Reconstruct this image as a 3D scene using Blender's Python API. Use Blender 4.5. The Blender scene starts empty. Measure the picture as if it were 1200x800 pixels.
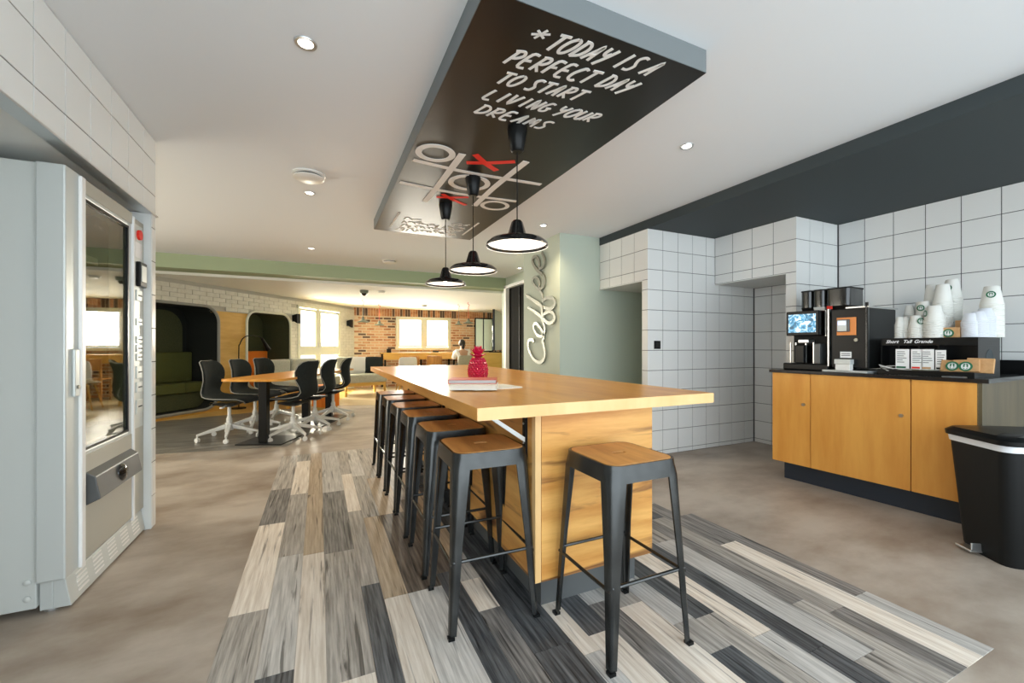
import bpy, bmesh, math, random
from mathutils import Vector, Matrix
random.seed(7)
C = bpy.context.scene.collection
PI = math.pi
# ------------------------------------------------------------------ camera
F, H = 490.0, 1.08
TH = math.atan(226 / F); SN, CS = math.sin(TH), math.cos(TH)
cd = bpy.data.cameras.new('camera'); cam = bpy.data.objects.new('camera', cd); C.objects.link(cam)
cam.location = (0, 0, H); cam.rotation_euler = (PI / 2, 0, -TH)
cd.sensor_width = 36; cd.lens = F / 1200 * 36; cd.shift_y = 6 / 1200; cd.clip_start = 0.05
bpy.context.scene.camera = cam
# ------------------------------------------------------------------ world, exposure
w = bpy.data.worlds.new('world'); bpy.context.scene.world = w; w.use_nodes = True
bg = w.node_tree.nodes['Background']; bg.inputs[0].default_value = (0.83, 0.93, 1.0, 1); bg.inputs[1].default_value = 1.75
vs = bpy.context.scene.view_settings
vs.view_transform = 'Standard'; vs.look = 'None'; vs.gamma = 1; vs.use_curve_mapping = False; vs.exposure = 1.2
# ------------------------------------------------------------------ lights of the place: daylight at the windows; plus an added side fill
def area(name, loc, target, sx, sy, power, col):
    l = bpy.data.lights.new(name, 'AREA'); l.shape = 'RECTANGLE'; l.size = sx; l.size_y = sy; l.energy = power; l.color = col
    o = bpy.data.objects.new(name, l); C.objects.link(o); o.location = loc
    o.rotation_euler = (Vector(target) - Vector(loc)).to_track_quat('-Z', 'Y').to_euler(); return o
area('daylight_tall_window', (-0.75, 11.2, 1.5), (0.9, 9.2, 0.7), 1.5, 1.6, 250, (1, .93, .76))
area('daylight_brick_window', (2.7, 12.5, 1.5), (2.6, 10.0, 0.9), 1.5, 0.8, 180, (1, .94, .80))
area('side_room_fill', (-4.2, 5.2, 1.2), (0, 4.4, 1.5), 2.6, 1.6, 50, (1, .93, .80))  # added fill lamp to brighten the middle ceiling; no window is built here

# ------------------------------------------------------------------ pixel -> place on a real plane
def ray(px, py):
    a = (px - 600) / F; b = (406 - py) / F
    return SN + a * CS, CS - a * SN, b
def Zp(px, py, z=0.0):
    d = ray(px, py); t = (z - H) / d[2]; return Vector((d[0] * t, d[1] * t, z))
def Xp(px, py, x):
    d = ray(px, py); t = x / d[0]; return Vector((x, d[1] * t, H + d[2] * t))
def Yp(px, py, y):
    d = ray(px, py); t = y / d[1]; return Vector((d[0] * t, y, H + d[2] * t))

# ------------------------------------------------------------------ mesh builder
class MB:
    def __init__(s, M=None): s.v = []; s.f = []; s.M = M
    def add(s, vs_, fs):
        o = len(s.v); s.v += [tuple(v) for v in vs_]; s.f += [tuple(i + o for i in f) for f in fs]; return s
    def box(s, x0, x1, y0, y1, z0, z1, R=None):
        v = [Vector(p) for p in ((x0,y0,z0),(x1,y0,z0),(x1,y1,z0),(x0,y1,z0),(x0,y0,z1),(x1,y0,z1),(x1,y1,z1),(x0,y1,z1))]
        if R is not None: v = [R @ p for p in v]
        return s.add(v, [(0,3,2,1),(4,5,6,7),(0,1,5,4),(1,2,6,5),(2,3,7,6),(3,0,4,7)])
    def taper(s, c0, sx0, sy0, c1, sx1, sy1):
        v = []
        for c, a, b in ((c0, sx0, sy0), (c1, sx1, sy1)):
            for i, j in ((-1,-1),(1,-1),(1,1),(-1,1)): v.append((c[0]+i*a/2, c[1]+j*b/2, c[2]))
        return s.add(v, [(0,3,2,1),(4,5,6,7),(0,1,5,4),(1,2,6,5),(2,3,7,6),(3,0,4,7)])
    def tube(s, pts, r, n=8, r1=None, closed=False):
        pts = [Vector(p) for p in pts]; m = len(pts); base = len(s.v); vv = []; up = Vector((0, 0, 1)); prev = None
        for i, p in enumerate(pts):
            if closed: t = pts[(i+1) % m] - pts[i-1]
            else: t = (pts[min(i+1, m-1)] - pts[max(i-1, 0)])
            t.normalize()
            if prev is None:
                a = t.cross(up)
                if a.length < 1e-3: a = t.cross(Vector((1, 0, 0)))
            else: a = prev - t * prev.dot(t)
            a.normalize(); prev = a; b = t.cross(a)
            rr = r if r1 is None else r + (r1 - r) * i / (m - 1)
            for k in range(n):
                q = 2 * PI * k / n; vv.append(p + (a * math.cos(q) + b * math.sin(q)) * rr)
        ff = []
        for i in range(m if closed else m - 1):
            j = (i + 1) % m
            for k in range(n):
                l = (k + 1) % n; ff.append((i*n+k, i*n+l, j*n+l, j*n+k))
        if not closed: ff += [tuple(range(n))[::-1], tuple((m-1)*n+k for k in range(n))]
        return s.add(vv, ff)
    def lathe(s, prof, n=24, c=(0, 0, 0), ang=0, sweep=2*PI):
        vv = []; ff = []; m = len(prof)
        for k in range(n):
            q = ang + sweep * k / n
            for r, z in prof: vv.append((c[0] + r*math.cos(q), c[1] + r*math.sin(q), c[2] + z))
        for k in range(n):
            l = (k + 1) % n
            for i in range(m - 1):
                if prof[i][0] < 1e-6 and prof[i+1][0] < 1e-6: continue
                ff.append((k*m+i, l*m+i, l*m+i+1, k*m+i+1))
        return s.add(vv, ff)
    def prism(s, poly, a0, a1, ax='z'):
        def P(u, v, a): return {'z': (u, v, a), 'x': (a, u, v), 'y': (u, a, v)}[ax]
        n = len(poly); vv = [P(u, v, a0) for u, v in poly] + [P(u, v, a1) for u, v in poly]
        ff = [tuple(range(n))[::-1], tuple(range(n, 2*n))] + [(i, (i+1) % n, n+(i+1) % n, n+i) for i in range(n)]
        return s.add(vv, ff)
    def ribbon(s, pts, wid, nrm, th, wf=None):
        """flat band along pts lying on the plane with normal nrm, raised by th"""
        pts = [Vector(p) for p in pts]; nrm = Vector(nrm).normalized(); m = len(pts); vv = []
        for i, p in enumerate(pts):
            t = (pts[min(i+1, m-1)] - pts[max(i-1, 0)]).normalized(); a = nrm.cross(t).normalized()
            ww = wid * (wf(i / max(m-1, 1)) if wf else 1) / 2
            vv += [p - a*ww, p + a*ww, p + a*ww + nrm*th, p - a*ww + nrm*th]
        ff = [(0,1,2,3), tuple((m-1)*4+k for k in (3,2,1,0))]
        for i in range(m - 1):
            for k in range(4): ff.append((i*4+k, i*4+(k+1) % 4, (i+1)*4+(k+1) % 4, (i+1)*4+k))
        return s.add(vv, ff)
    def mesh(s, name, smooth=False):
        me = bpy.data.meshes.new(name)
        vv = [s.M @ Vector(v) for v in s.v] if s.M is not None else s.v
        me.from_pydata([tuple(v) for v in vv], [], s.f)
        b = bmesh.new(); b.from_mesh(me); bmesh.ops.recalc_face_normals(b, faces=b.faces); b.to_mesh(me); b.free()
        if smooth: me.shade_smooth(); me.set_sharp_from_angle(angle=math.radians(38))
        me.update(); return me
def rrect(w_, h_, r, n=6, cx=0, cy=0):
    p = []
    for (sx, sy, a0) in ((1,1,0),(-1,1,90),(-1,-1,180),(1,-1,270)):
        for k in range(n + 1):
            a = math.radians(a0 + 90 * k / n); p.append((cx + sx*(w_/2 - r) + r*math.cos(a), cy + sy*(h_/2 - r) + r*math.sin(a)))
    return p
def catmull(pts, n=6):
    P = [Vector(p) for p in pts]; out = []
    for i in range(len(P) - 1):
        a = P[max(i-1, 0)]; b = P[i]; c = P[i+1]; d = P[min(i+2, len(P)-1)]
        for k in range(n):
            t = k / n
            out.append(0.5*((2*b) + (c-a)*t + (2*a-5*b+4*c-d)*t*t + (3*b-a-3*c+d)*t**3))
    out.append(P[-1]); return out
def link(name, me, mat, parent=None, bevel=0, label=None, seg=2, solid=0, sub=0):
    o = bpy.data.objects.new(name, me); C.objects.link(o)
    if mat and not me.materials: me.materials.append(mat)
    if parent: o.parent = parent
    if solid: m = o.modifiers.new('s', 'SOLIDIFY'); m.thickness = solid; m.offset = 0
    if bevel: m = o.modifiers.new('b', 'BEVEL'); m.width = bevel; m.segments = seg; m.limit_method = 'ANGLE'; m.angle_limit = math.radians(40)
    if sub: m = o.modifiers.new('u', 'SUBSURF'); m.levels = sub; m.render_levels = sub
    if label: o['label'] = label
    return o
def part(name, mb, mat, parent, smooth=False, bevel=0, label=None, **k): return link(name, mb.mesh(name, smooth), mat, parent, bevel, label, **k)
def tag(o, label, cat, group=None, kind=None):
    o['label'] = label; o['category'] = cat
    if group: o['group'] = group
    if kind: o['kind'] = kind
    return o
def thing(name, label, cat, loc=(0, 0, 0), rz=0, group=None):
    o = bpy.data.objects.new(name, None); C.objects.link(o); o.location = loc; o.rotation_euler = (0, 0, rz); o.empty_display_size = .1
    return tag(o, label, cat, group)
def struct(name, mb, mat, parent=None, smooth=False, bevel=0, kind='structure', label=None):
    o = part(name, mb, mat, parent, smooth, bevel)
    if parent is None or kind == 'stuff': o['kind'] = kind
    if parent is None: o['label'] = label or name.replace('_', ' ')
    return o
def copy_tree(o, loc, rz=None, label=None, parent=None):
    c = o.copy(); C.objects.link(c)
    if parent is None:
        c.location = loc
        if rz is not None: c.rotation_euler = (0, 0, rz)
        if label: c['label'] = label
    else: c.parent = parent
    for ch in list(o.children): copy_tree(ch, None, None, None, c)
    return c

# ------------------------------------------------------------------ materials
def mat(name, col, rough=.5, metal=0, col2=None, scale=(8, 8, 8), bump=0, detail=4, contrast=(.35, .65), coat=0, spec=None, emit=None, rand=0, streak=None):
    m = bpy.data.materials.new(name); m.use_nodes = True; nt = m.node_tree; b = nt.nodes['Principled BSDF']
    b.inputs['Base Color'].default_value = (*col, 1); b.inputs['Roughness'].default_value = rough; b.inputs['Metallic'].default_value = metal
    if spec is not None: b.inputs['Specular IOR Level'].default_value = spec
    if coat: b.inputs['Coat Weight'].default_value = coat; b.inputs['Coat Roughness'].default_value = .12
    if emit: b.inputs['Emission Color'].default_value = (*col, 1); b.inputs['Emission Strength'].default_value = emit
    tc = nt.nodes.new('ShaderNodeTexCoord'); mp = nt.nodes.new('ShaderNodeMapping'); mp.inputs['Scale'].default_value = scale
    nt.links.new(tc.outputs['Object'], mp.inputs[0])
    if rand:
        oi = nt.nodes.new('ShaderNodeObjectInfo'); mu = nt.nodes.new('ShaderNodeVectorMath'); mu.operation = 'SCALE'; mu.inputs[0].default_value = (31, 17, 23)
        nt.links.new(oi.outputs['Random'], mu.inputs['Scale']); nt.links.new(mu.outputs[0], mp.inputs['Location'])
    nz = nt.nodes.new('ShaderNodeTexNoise'); nz.inputs['Scale'].default_value = 1; nz.inputs['Detail'].default_value = detail; nz.inputs['Roughness'].default_value = .6
    nt.links.new(mp.outputs[0], nz.inputs['Vector'])
    if col2:
        r = nt.nodes.new('ShaderNodeValToRGB'); r.color_ramp.elements[0].position = contrast[0]; r.color_ramp.elements[1].position = contrast[1]
        r.color_ramp.elements[0].color = (*col, 1); r.color_ramp.elements[1].color = (*col2, 1)
        nt.links.new(nz.outputs['Fac'], r.inputs[0]); out = r.outputs[0]
        if streak:
            n2 = nt.nodes.new('ShaderNodeTexNoise'); n2.inputs['Scale'].default_value = streak[1]; n2.inputs['Detail'].default_value = 6; n2.inputs['Distortion'].default_value = streak[2]
            nt.links.new(mp.outputs[0], n2.inputs['Vector']); r2 = nt.nodes.new('ShaderNodeValToRGB'); r2.color_ramp.elements[0].position = streak[3]; r2.color_ramp.elements[1].position = streak[4]
            r2.color_ramp.elements[0].color = (0, 0, 0, 1); r2.color_ramp.elements[1].color = (1, 1, 1, 1); nt.links.new(n2.outputs['Fac'], r2.inputs[0])
            mx = nt.nodes.new('ShaderNodeMixRGB'); nt.links.new(r2.outputs[0], mx.inputs[0]); nt.links.new(out, mx.inputs[1]); mx.inputs[2].default_value = (*streak[0], 1); out = mx.outputs[0]
        if rand:
            hs = nt.nodes.new('ShaderNodeHueSaturation'); ma = nt.nodes.new('ShaderNodeMapRange')
            ma.inputs['To Min'].default_value = 1 - rand; ma.inputs['To Max'].default_value = 1 + rand
            nt.links.new(oi.outputs['Random'], ma.inputs['Value']); nt.links.new(ma.outputs[0], hs.inputs['Value'])
            nt.links.new(out, hs.inputs['Color']); out = hs.outputs[0]
        nt.links.new(out, b.inputs['Base Color'])
    if bump:
        bp = nt.nodes.new('ShaderNodeBump'); bp.inputs['Strength'].default_value = bump; bp.inputs['Distance'].default_value = .004
        nt.links.new(nz.outputs['Fac'], bp.inputs['Height']); nt.links.new(bp.outputs[0], b.inputs['Normal'])
    return m
def glass(name, tint=(1, 1, 1), refl=.12, rough=.02):
    m = bpy.data.materials.new(name); m.use_nodes = True; nt = m.node_tree
    for n in list(nt.nodes): nt.nodes.remove(n)
    o = nt.nodes.new('ShaderNodeOutputMaterial'); mx = nt.nodes.new('ShaderNodeMixShader'); t = nt.nodes.new('ShaderNodeBsdfTransparent'); g = nt.nodes.new('ShaderNodeBsdfGlossy')
    t.inputs[0].default_value = (*tint, 1); g.inputs['Roughness'].default_value = rough; mx.inputs[0].default_value = refl
    nt.links.new(t.outputs[0], mx.inputs[1]); nt.links.new(g.outputs[0], mx.inputs[2]); nt.links.new(mx.outputs[0], o.inputs[0]); return m
M = {}
M['ceil'] = mat('ceiling_paint', (.80, .84, .87), .85)
M['ceil2'] = mat('far_ceiling_paint', (.80, .79, .72), .85)
M['tile'] = mat('white_glazed_tile', (.83, .84, .82), .12, spec=.45)
M['grout'] = mat('dark_grout', (.10, .10, .10), .9)
M['plaster'] = mat('plaster', (.72, .74, .72), .8)
M['sage'] = mat('sage_green_paint', (.36, .43, .27), .7)
M['sage2'] = mat('pale_sage_paint', (.53, .60, .51), .7)
M['charcoal'] = mat('charcoal_paint', (.044, .056, .060), .65, spec=.3)
M['blackboard'] = mat('black_matt_panel', (.011, .0105, .0095), .34, spec=.4)
M['panelside'] = mat('grey_panel_edge', (.17, .19, .195), .55)
M['chalk'] = mat('chalk_white_paint', (.82, .82, .80), .8)
M['red'] = mat('red_paint', (.85, .03, .015), .7)
M['concrete'] = mat('beige_polished_concrete', (.27, .21, .16), .38, col2=(.50, .44, .375), scale=(1.3, 2.1, 1), detail=11, contrast=(.34, .62), bump=.05, spec=.35)
M['vinyl'] = mat('dark_vinyl_floor', (.12, .11, .095), .35, col2=(.26, .25, .22), scale=(2, 12, 1), detail=6)
M['palefloor'] = mat('pale_far_floor', (.50, .40, .24), .3, col2=(.62, .52, .36), scale=(1, 6, 1), detail=5)
M['yellowfloor'] = mat('honey_floor', (.62, .38, .10), .35, col2=(.70, .46, .16), scale=(2, 9, 1))
def plankmat(n, a, b_, r=.42): M[n] = mat('plank_' + n, a, r, col2=b_, scale=(85, 4.0, 1), detail=9, contrast=(.36, .66), bump=.12, rand=.10, spec=.3, streak=(tuple(c*.45 for c in a), .55, .6, .60, .68))
plankmat('cream', (.64, .555, .46), (.86, .79, .70)); plankmat('tan', (.38, .29, .20), (.58, .47, .34)); plankmat('gray', (.25, .23, .205), (.52, .48, .43))
plankmat('light', (.39, .375, .35), (.64, .615, .58)); plankmat('mid', (.10, .095, .09), (.33, .31, .29)); plankmat('dark', (.035, .038, .042), (.155, .16, .165)); plankmat('brown', (.07, .055, .045), (.23, .19, .155))
M['oak'] = mat('honey_oak_laminate', (.60, .25, .045), .34, col2=(.74, .37, .09), scale=(3, 3, 16), detail=5, contrast=(.3, .7), spec=.4)
M['oaktop'] = mat('honey_oak_table_top', (.56, .215, .028), .28, col2=(.74, .365, .07), scale=(9, 1.2, 4), detail=6, contrast=(.32, .7), spec=.22)
M['oakside'] = mat('knotty_oak_panel', (.58, .25, .05), .42, col2=(.82, .45, .13), scale=(1.5, 1.5, 13), detail=8, contrast=(.34, .62), streak=((.20, .075, .02), .8, 1.2, .55, .66))
M['oakedge'] = mat('light_oak_edging', (.76, .46, .18), .4, col2=(.84, .55, .25), scale=(6, 6, 2))
M['seatwood'] = mat('warm_wood_seat', (.44, .19, .05), .38, col2=(.66, .33, .10), scale=(22, 2.5, 4), detail=6)
M['beech'] = mat('orange_beech_door', (.68, .29, .05), .42, col2=(.80, .39, .08), scale=(9, 9, 1.2), detail=5, rand=.03)
M['beechshade'] = mat('shade_darkened_beech', (.085, .065, .032), .45, col2=(.13, .10, .05), scale=(9, 9, 1.2))  # cabinet wood darkened so the shade on its end is in the colour
M['slate'] = mat('dark_blue_plinth', (.020, .028, .040), .5)
M['plinth'] = mat('grey_plinth', (.10, .105, .105), .4)
M['gun'] = mat('gunmetal_sheet', (.045, .046, .045), .27, .8, col2=(.080, .083, .082), scale=(6, 6, 6))
M['black'] = mat('black_plastic', (.006, .0065, .0065), .32, spec=.22)
M['blackgloss'] = mat('glossy_black', (.010, .011, .011), .12, coat=.5)
M['blackmatt'] = mat('matt_black', (.008, .0085, .0085), .5, spec=.2)
M['worktop'] = mat('black_worktop', (.012, .013, .014), .16)
M['steel'] = mat('brushed_steel', (.60, .61, .61), .28, .9)
M['silver'] = mat('silver_coated_metal', (.62, .65, .63), .42, .25)
M['silver2'] = mat('light_grey_coated_steel', (.60, .62, .59), .45, .05)
M['greige'] = mat('greige_door_panel', (.46, .45, .39), .4, .2)
M['chrome'] = mat('polished_metal_sign', (.36, .36, .32), .42, 1)
M['whitepl'] = mat('white_plastic', (.80, .80, .76), .35)
M['fabric'] = mat('charcoal_felt', (.014, .018, .018), .95, spec=.15, col2=(.030, .036, .036), scale=(160, 160, 160), detail=2, bump=.2)
M['piping'] = mat('grey_piping', (.30, .30, .27), .7)
M['paper'] = mat('white_paper_cup', (.80, .80, .75), .6)
M['papercool'] = mat('cool_white_lids', (.74, .77, .82), .35)
M['kraft'] = mat('kraft_card', (.52, .29, .12), .8, col2=(.60, .35, .16), scale=(40, 40, 40))
M['green'] = mat('emblem_green', (.01, .14, .06), .6)
M['white'] = mat('white_print', (.85, .85, .85), .6)
M['orange'] = mat('orange_bezel', (.85, .30, .08), .5)
M['pink'] = mat('raspberry_glass', (.52, .008, .055), .16, coat=.5)
M['bookwhite'] = mat('off_white_cover', (.80, .77, .66), .5)
M['bookpage'] = mat('book_pages', (.80, .78, .70), .8)
M['bookred'] = mat('red_book_cover', (.62, .10, .06), .4)
M['bookgrey'] = mat('grey_book_spine', (.50, .47, .46), .5)
M['enamel'] = mat('white_enamel', (.88, .88, .86), .4)
M['olive'] = mat('olive_pod_lining', (.060, .066, .026), .9, col2=(.085, .092, .038), scale=(60, 60, 60))
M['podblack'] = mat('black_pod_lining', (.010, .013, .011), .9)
M['podgreen'] = mat('olive_upholstery', (.085, .095, .02), .9, col2=(.10, .11, .028), scale=(90, 90, 90))
M['podorange'] = mat('orange_upholstery', (.85, .23, .02), .85)
M['honeywood'] = mat('honey_wood_panel', (.60, .34, .065), .5, col2=(.72, .44, .11), scale=(2, 2, 10), detail=5)
M['frame'] = mat('cream_window_frame', (.74, .74, .60), .45)
M['whitebrick'] = mat('white_painted_brick', (.70, .68, .58), .75, col2=(.78, .76, .67), scale=(14, 14, 14), rand=.03)
M['wgrout'] = mat('grey_brick_joint', (.52, .50, .43), .9)
M['mortar'] = mat('pale_mortar', (.80, .68, .50), .9)
M['brick'] = mat('terracotta_brick', (.48, .21, .10), .85, col2=(.66, .37, .20), scale=(5, 5, 14), detail=2, contrast=(.42, .58))
M['brickpale'] = mat('pale_brick', (.72, .46, .28), .85)
M['brickdark'] = mat('burnt_brick', (.14, .085, .06), .85)
M['green_shade'] = mat('grey_green_enamel', (.17, .20, .15), .35)
M['grey_uph'] = mat('grey_sofa_fabric', (.40, .40, .33), .95, col2=(.48, .48, .41), scale=(30, 30, 30))
M['skin'] = mat('skin', (.55, .33, .22), .6)
M['hair'] = mat('dark_hair', (.02, .014, .01), .6)
M['shirt'] = mat('white_shirt', (.80, .78, .74), .85)
M['led'] = mat('lamp_lens', (1, .93, .8), .5, emit=6)
M['cordred'] = mat('red_cord', (.6, .05, .03), .7)
M['pane'] = glass('window_pane', (1, 1, 1), .05)
M['vglass'] = glass('vending_glass', (.62, .63, .50), .34)
M['mirror'] = mat('mirror', (.8, .82, .78), .03, 1)
M['linerbag'] = mat('white_bin_liner', (.75, .77, .80), .4)
M['doorblack'] = mat('black_door', (.006, .006, .005), .7, spec=.1)
M['exit'] = mat('exit_green', (.01, .30, .10), .5, emit=.4)

# ================================================================== SETTING
CE, SO = 2.33, 2.243
struct('floor', MB().box(-4.5, 6.2, -1.7, 13.0, -.12, 0), M['concrete'], label='polished beige concrete floor with a zone of mixed wood planks')
floor = bpy.data.objects['floor']
struct('vinyl_zone', MB().prism([(-3.2, 5.55), (-.32, 5.14), (.02, 6.1), (-.1, 7.9), (-1.06, 8.0), (-2.1, 7.6), (-3.2, 7.2)], 0, .002), M['vinyl'], floor)
struct('honey_floor_zone', MB().prism([(-3.4, 7.12), (-2.1, 7.6), (-1.06, 7.98), (.3, 8.7), (.9, 11.55), (-3.4, 11.5)], 0, .003), M['yellowfloor'], floor)
struct('pale_floor_zone', MB().prism([(-.1, 8.5), (.3, 8.7), (.9, 11.6), (5.2, 11.8), (5.2, 7.3), (2.6, 7.3)], 0, .002), M['palefloor'], floor)
Y0, Y1 = .635, 4.67
STR = [
 (-.33, -.19, [(3.6,'gray'),(2.92,'mid'),(1.985,'cream'),(Y0,'gray')]),
 (-.19, -.075, [(4.4,'gray'),(3.43,'cream'),(2.44,'gray'),(1.575,'light'),(Y0,'dark')]),
 (-.075, .023, [(3.38,'tan'),(2.41,'tan'),(1.2,'cream'),(Y0,'cream')]),
 (.023, .17, [(3.38,'light'),(2.38,'mid'),(1.45,'gray'),(Y0,'cream')]),
 (.17, .252, [(3.8,'gray'),(2.92,'cream'),(1.99,'gray'),(1.0,'dark'),(Y0,'gray')]),
 (.252, .352, [(3.7,'light'),(2.78,'gray'),(1.85,'tan'),(Y0,'cream')]),
 (.352, .503, [(3.6,'gray'),(2.78,'tan'),(1.85,'brown'),(Y0,'light')]),
 (.503, .59, [(3.9,'tan'),(3.0,'gray'),(1.95,'brown'),(Y0,'dark')]),
 (.59, .684, [(3.7,'mid'),(2.75,'tan'),(2.1,'tan'),(1.84,'light'),(1.6,'cream'),(Y0,'mid')]),
 (.684, .84, [(3.5,'gray'),(2.6,'dark'),(1.3,'dark'),(Y0,'dark')]),
 (.84, .912, [(3.5,'gray'),(2.4,'mid'),(1.6,'gray'),(1.22,'cream'),(Y0,'light')]),
 (.912, 1.02, [(3.5,'mid'),(2.5,'gray'),(1.295,'dark'),(Y0,'cream')]),
 (1.02, 1.124, [(3.5,'gray'),(2.5,'tan'),(1.45,'light'),(Y0,'mid')]),
 (1.124, 1.245, [(3.5,'cream'),(2.5,'gray'),(1.38,'gray'),(Y0,'cream')]),
 (1.245, 1.355, [(3.4,'gray'),(2.4,'mid'),(1.55,'dark'),(1.21,'light'),(1.04,'gray'),(Y0,'dark')]),
 (1.355, 1.46, [(3.6,'gray'),(2.6,'tan'),(1.75,'cream'),(1.2,'dark'),(Y0,'gray')]),
 (1.46, 1.565, [(3.6,'tan'),(2.4,'mid'),(1.033,'cream'),(Y0,'light')]),
 (1.565, 1.665, [(3.6,'gray'),(1.9,'dark'),(.9,'dark'),(Y0,'dark')]),
 (1.665, 1.80, [(3.4,'gray'),(2.1,'mid'),(1.75,'gray'),(.81,'light'),(Y0,'gray')]),
 (1.80, 1.88, [(3.4,'tan'),(2.0,'light'),(1.1,'mid'),(Y0,'gray')]),
 (1.88, 1.98, [(3.4,'gray'),(2.0,'dark'),(1.0,'gray'),(Y0,'mid')]),
 (1.98, 2.10, [(3.3,'mid'),(2.2,'gray'),(1.59,'mid'),(Y0,'cream')]),
]
for x0, x1, segs in STR:
    ys = Y1
    for ye, tone in segs:
        o = link('plank', MB().box(x0+.0008-(x0+x1)/2, x1-.0008-(x0+x1)/2, -(ys-ye)/2+.0008, (ys-ye)/2-.0008, 0, .0022).mesh('plank'), M[tone], floor); o.location = ((x0+x1)/2, (ys+ye)/2, 0); ys = ye
for ys, ye, tone in ((1.97, 1.02, 'mid'), (1.02, Y0, 'light')):
    o = link('plank', MB().box(-.0442, .0442, -(ys-ye)/2+.0008, (ys-ye)/2-.0008, 0, .0022).mesh('plank'), M[tone], floor); o.location = (2.145, (ys+ye)/2, 0)

struct('ceiling', MB().box(-4.5, 2.93, -1.7, 7.4, CE, CE+.15).box(2.93, 6.2, 3.95, 7.4, CE, CE+.15), M['ceil'], label='smooth white main ceiling')
struct('ceiling_far', MB().box(-6.2, 6.2, 7.37, 13.2, 2.10, 2.28), M['ceil2'], label='lower pale ceiling over the far lounge')
struct('ceiling_soffit', MB().box(2.93, 4.7, -1.7, 3.97, SO, CE+.12), M['charcoal'], label='dark charcoal dropped ceiling over the coffee corner')
struct('trim_beam', MB().box(-4.5, 3.25, 7.0, 7.37, 2.14, CE), M['sage'], label='sage green ceiling beam crossing before the lounge')

# tiles ----------------------------------------------------------------------
tile_cache = {}
def tile_at(parent, frame, u0, u1, v0, v1):
    """one tile: frame maps (u, v, out) -> world"""
    wu, wv = round(u1-u0-.0055, 4), round(v1-v0-.005, 4)
    if wu < .004 or wv < .004: return
    k = (wu, wv)
    if k not in tile_cache:
        a, b_, t, e = wu/2, wv/2, .0035, .0008
        v = [(-a,-b_,0),(a,-b_,0),(a,b_,0),(-a,b_,0),(-a,-b_,t-e),(a,-b_,t-e),(a,b_,t-e),(-a,b_,t-e),(-a+e,-b_+e,t),(a-e,-b_+e,t),(a-e,b_-e,t),(-a+e,b_-e,t)]
        f = [(0,1,5,4),(1,2,6,5),(2,3,7,6),(3,0,4,7),(4,5,9,8),(5,6,10,9),(6,7,11,10),(7,4,8,11),(8,9,10,11)]
        tile_cache[k] = MB().add(v, f).mesh('tile')
    o = link('tile', tile_cache[k], M['tile'], parent)
    c = frame((u0+u1)/2, (v0+v1)/2, 0)
    U = (frame(1, 0, 0) - frame(0, 0, 0)).normalized(); V = Vector((0, 0, 1)); N = (frame(0, 0, 1) - frame(0, 0, 0)).normalized()
    if U.cross(V).dot(N) < 0: U = -U
    o.matrix_world = Matrix(((U.x, V.x, N.x, c.x), (U.y, V.y, N.y, c.y), (U.z, V.z, N.z, c.z), (0, 0, 0, 1)))
def tiles(parent, frame, us, vs_, skip=None):
    for i in range(len(us)-1):
        for j in range(len(vs_)-1):
            if skip and skip((us[i]+us[i+1])/2, (vs_[j]+vs_[j+1])/2): continue
            tile_at(parent, frame, us[i], us[i+1], vs_[j], vs_[j+1])
ZR = [0] + [round(.043 + .2*k, 3) for k in range(12)]        # ... 2.243
# back tiled wall (faces the camera, plane y = 3.17)
wb = struct('wall_back', MB().box(2.94, 4.6, 3.177, 3.25, 0, SO), M['grout'], label='white tiled wall behind the breakfast table')
tiles(wb, lambda u, v, n: Vector((u, 3.177 - n, v)), [2.933, 3.13, 3.336, 3.54, 3.74, 3.94, 4.14, 4.34, 4.493], ZR)
# face towards the table (plane x = 2.93): jamb and bulkhead over the passage
wp = struct('wall_passage', MB().box(2.94, 3.02, 3.18, 3.258, 0, SO).box(2.94, 3.02, 3.25, 3.95, 1.742, SO), M['grout'], label='narrow tiled wall and header over the dark passage')
fx = lambda x: (lambda u, v, n: Vector((x - n, u, v)))
tiles(wp, fx(2.937), [3.172, 3.258], [z for z in ZR if z < 1.7] + [1.742])
tiles(wp, fx(2.937), [3.172, 3.37, 3.57, 3.77, 3.948], [1.742, 1.843, 2.043, 2.243])
struct('trim_passage_head', MB().box(2.93, 6.0, 3.25, 3.95, 1.732, 1.742), M['plaster'], label='pale plaster underside of the passage header')
struct('wall_passage_side', MB().box(3.02, 6.0, 3.25, 3.258, 0, 1.742).box(5.9, 6.0, 3.25, 3.95, 0, 1.75), M['sage2'], label='unlit side wall of the passage')
# block with recess (plane x = 3.86)
wr = struct('wall_recess', MB().box(3.87, 4.6, 2.327, 2.42, 0, SO).box(3.87, 4.6, 2.42, 3.177, 1.75, SO), M['grout'], label='tiled pier and header around the recess')
tiles(wr, fx(3.867), [2.322, 2.42], [z for z in ZR if z < 1.7] + [1.75])
tiles(wr, fx(3.867), [2.322, 2.533, 2.745, 2.957, 3.168], [1.75, 1.843, 2.043, 2.243])
tiles(wr, lambda u, v, n: Vector((u, 2.327 - n, v)), [3.862, 4.06, 4.26, 4.46, 4.493], ZR)
struct('trim_recess_head', MB().box(3.868, 4.5, 2.42, 3.17, 1.742, 1.75), M['plaster'], label='plaster underside of the recess header')
# right wall (plane x = 4.5)
wr2 = struct('wall_right', MB().box(4.507, 4.62, -1.7, 3.25, 0, SO), M['grout'], label='white tiled wall behind the coffee counter')
tiles(wr2, fx(4.507), [round(2.32 - .21*k, 3) for k in range(20)][::-1], ZR)
tiles(wr2, fx(4.507), [2.42, 2.57, 2.77, 2.97, 3.17], [z for z in ZR if z < 1.7] + [1.742])
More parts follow.
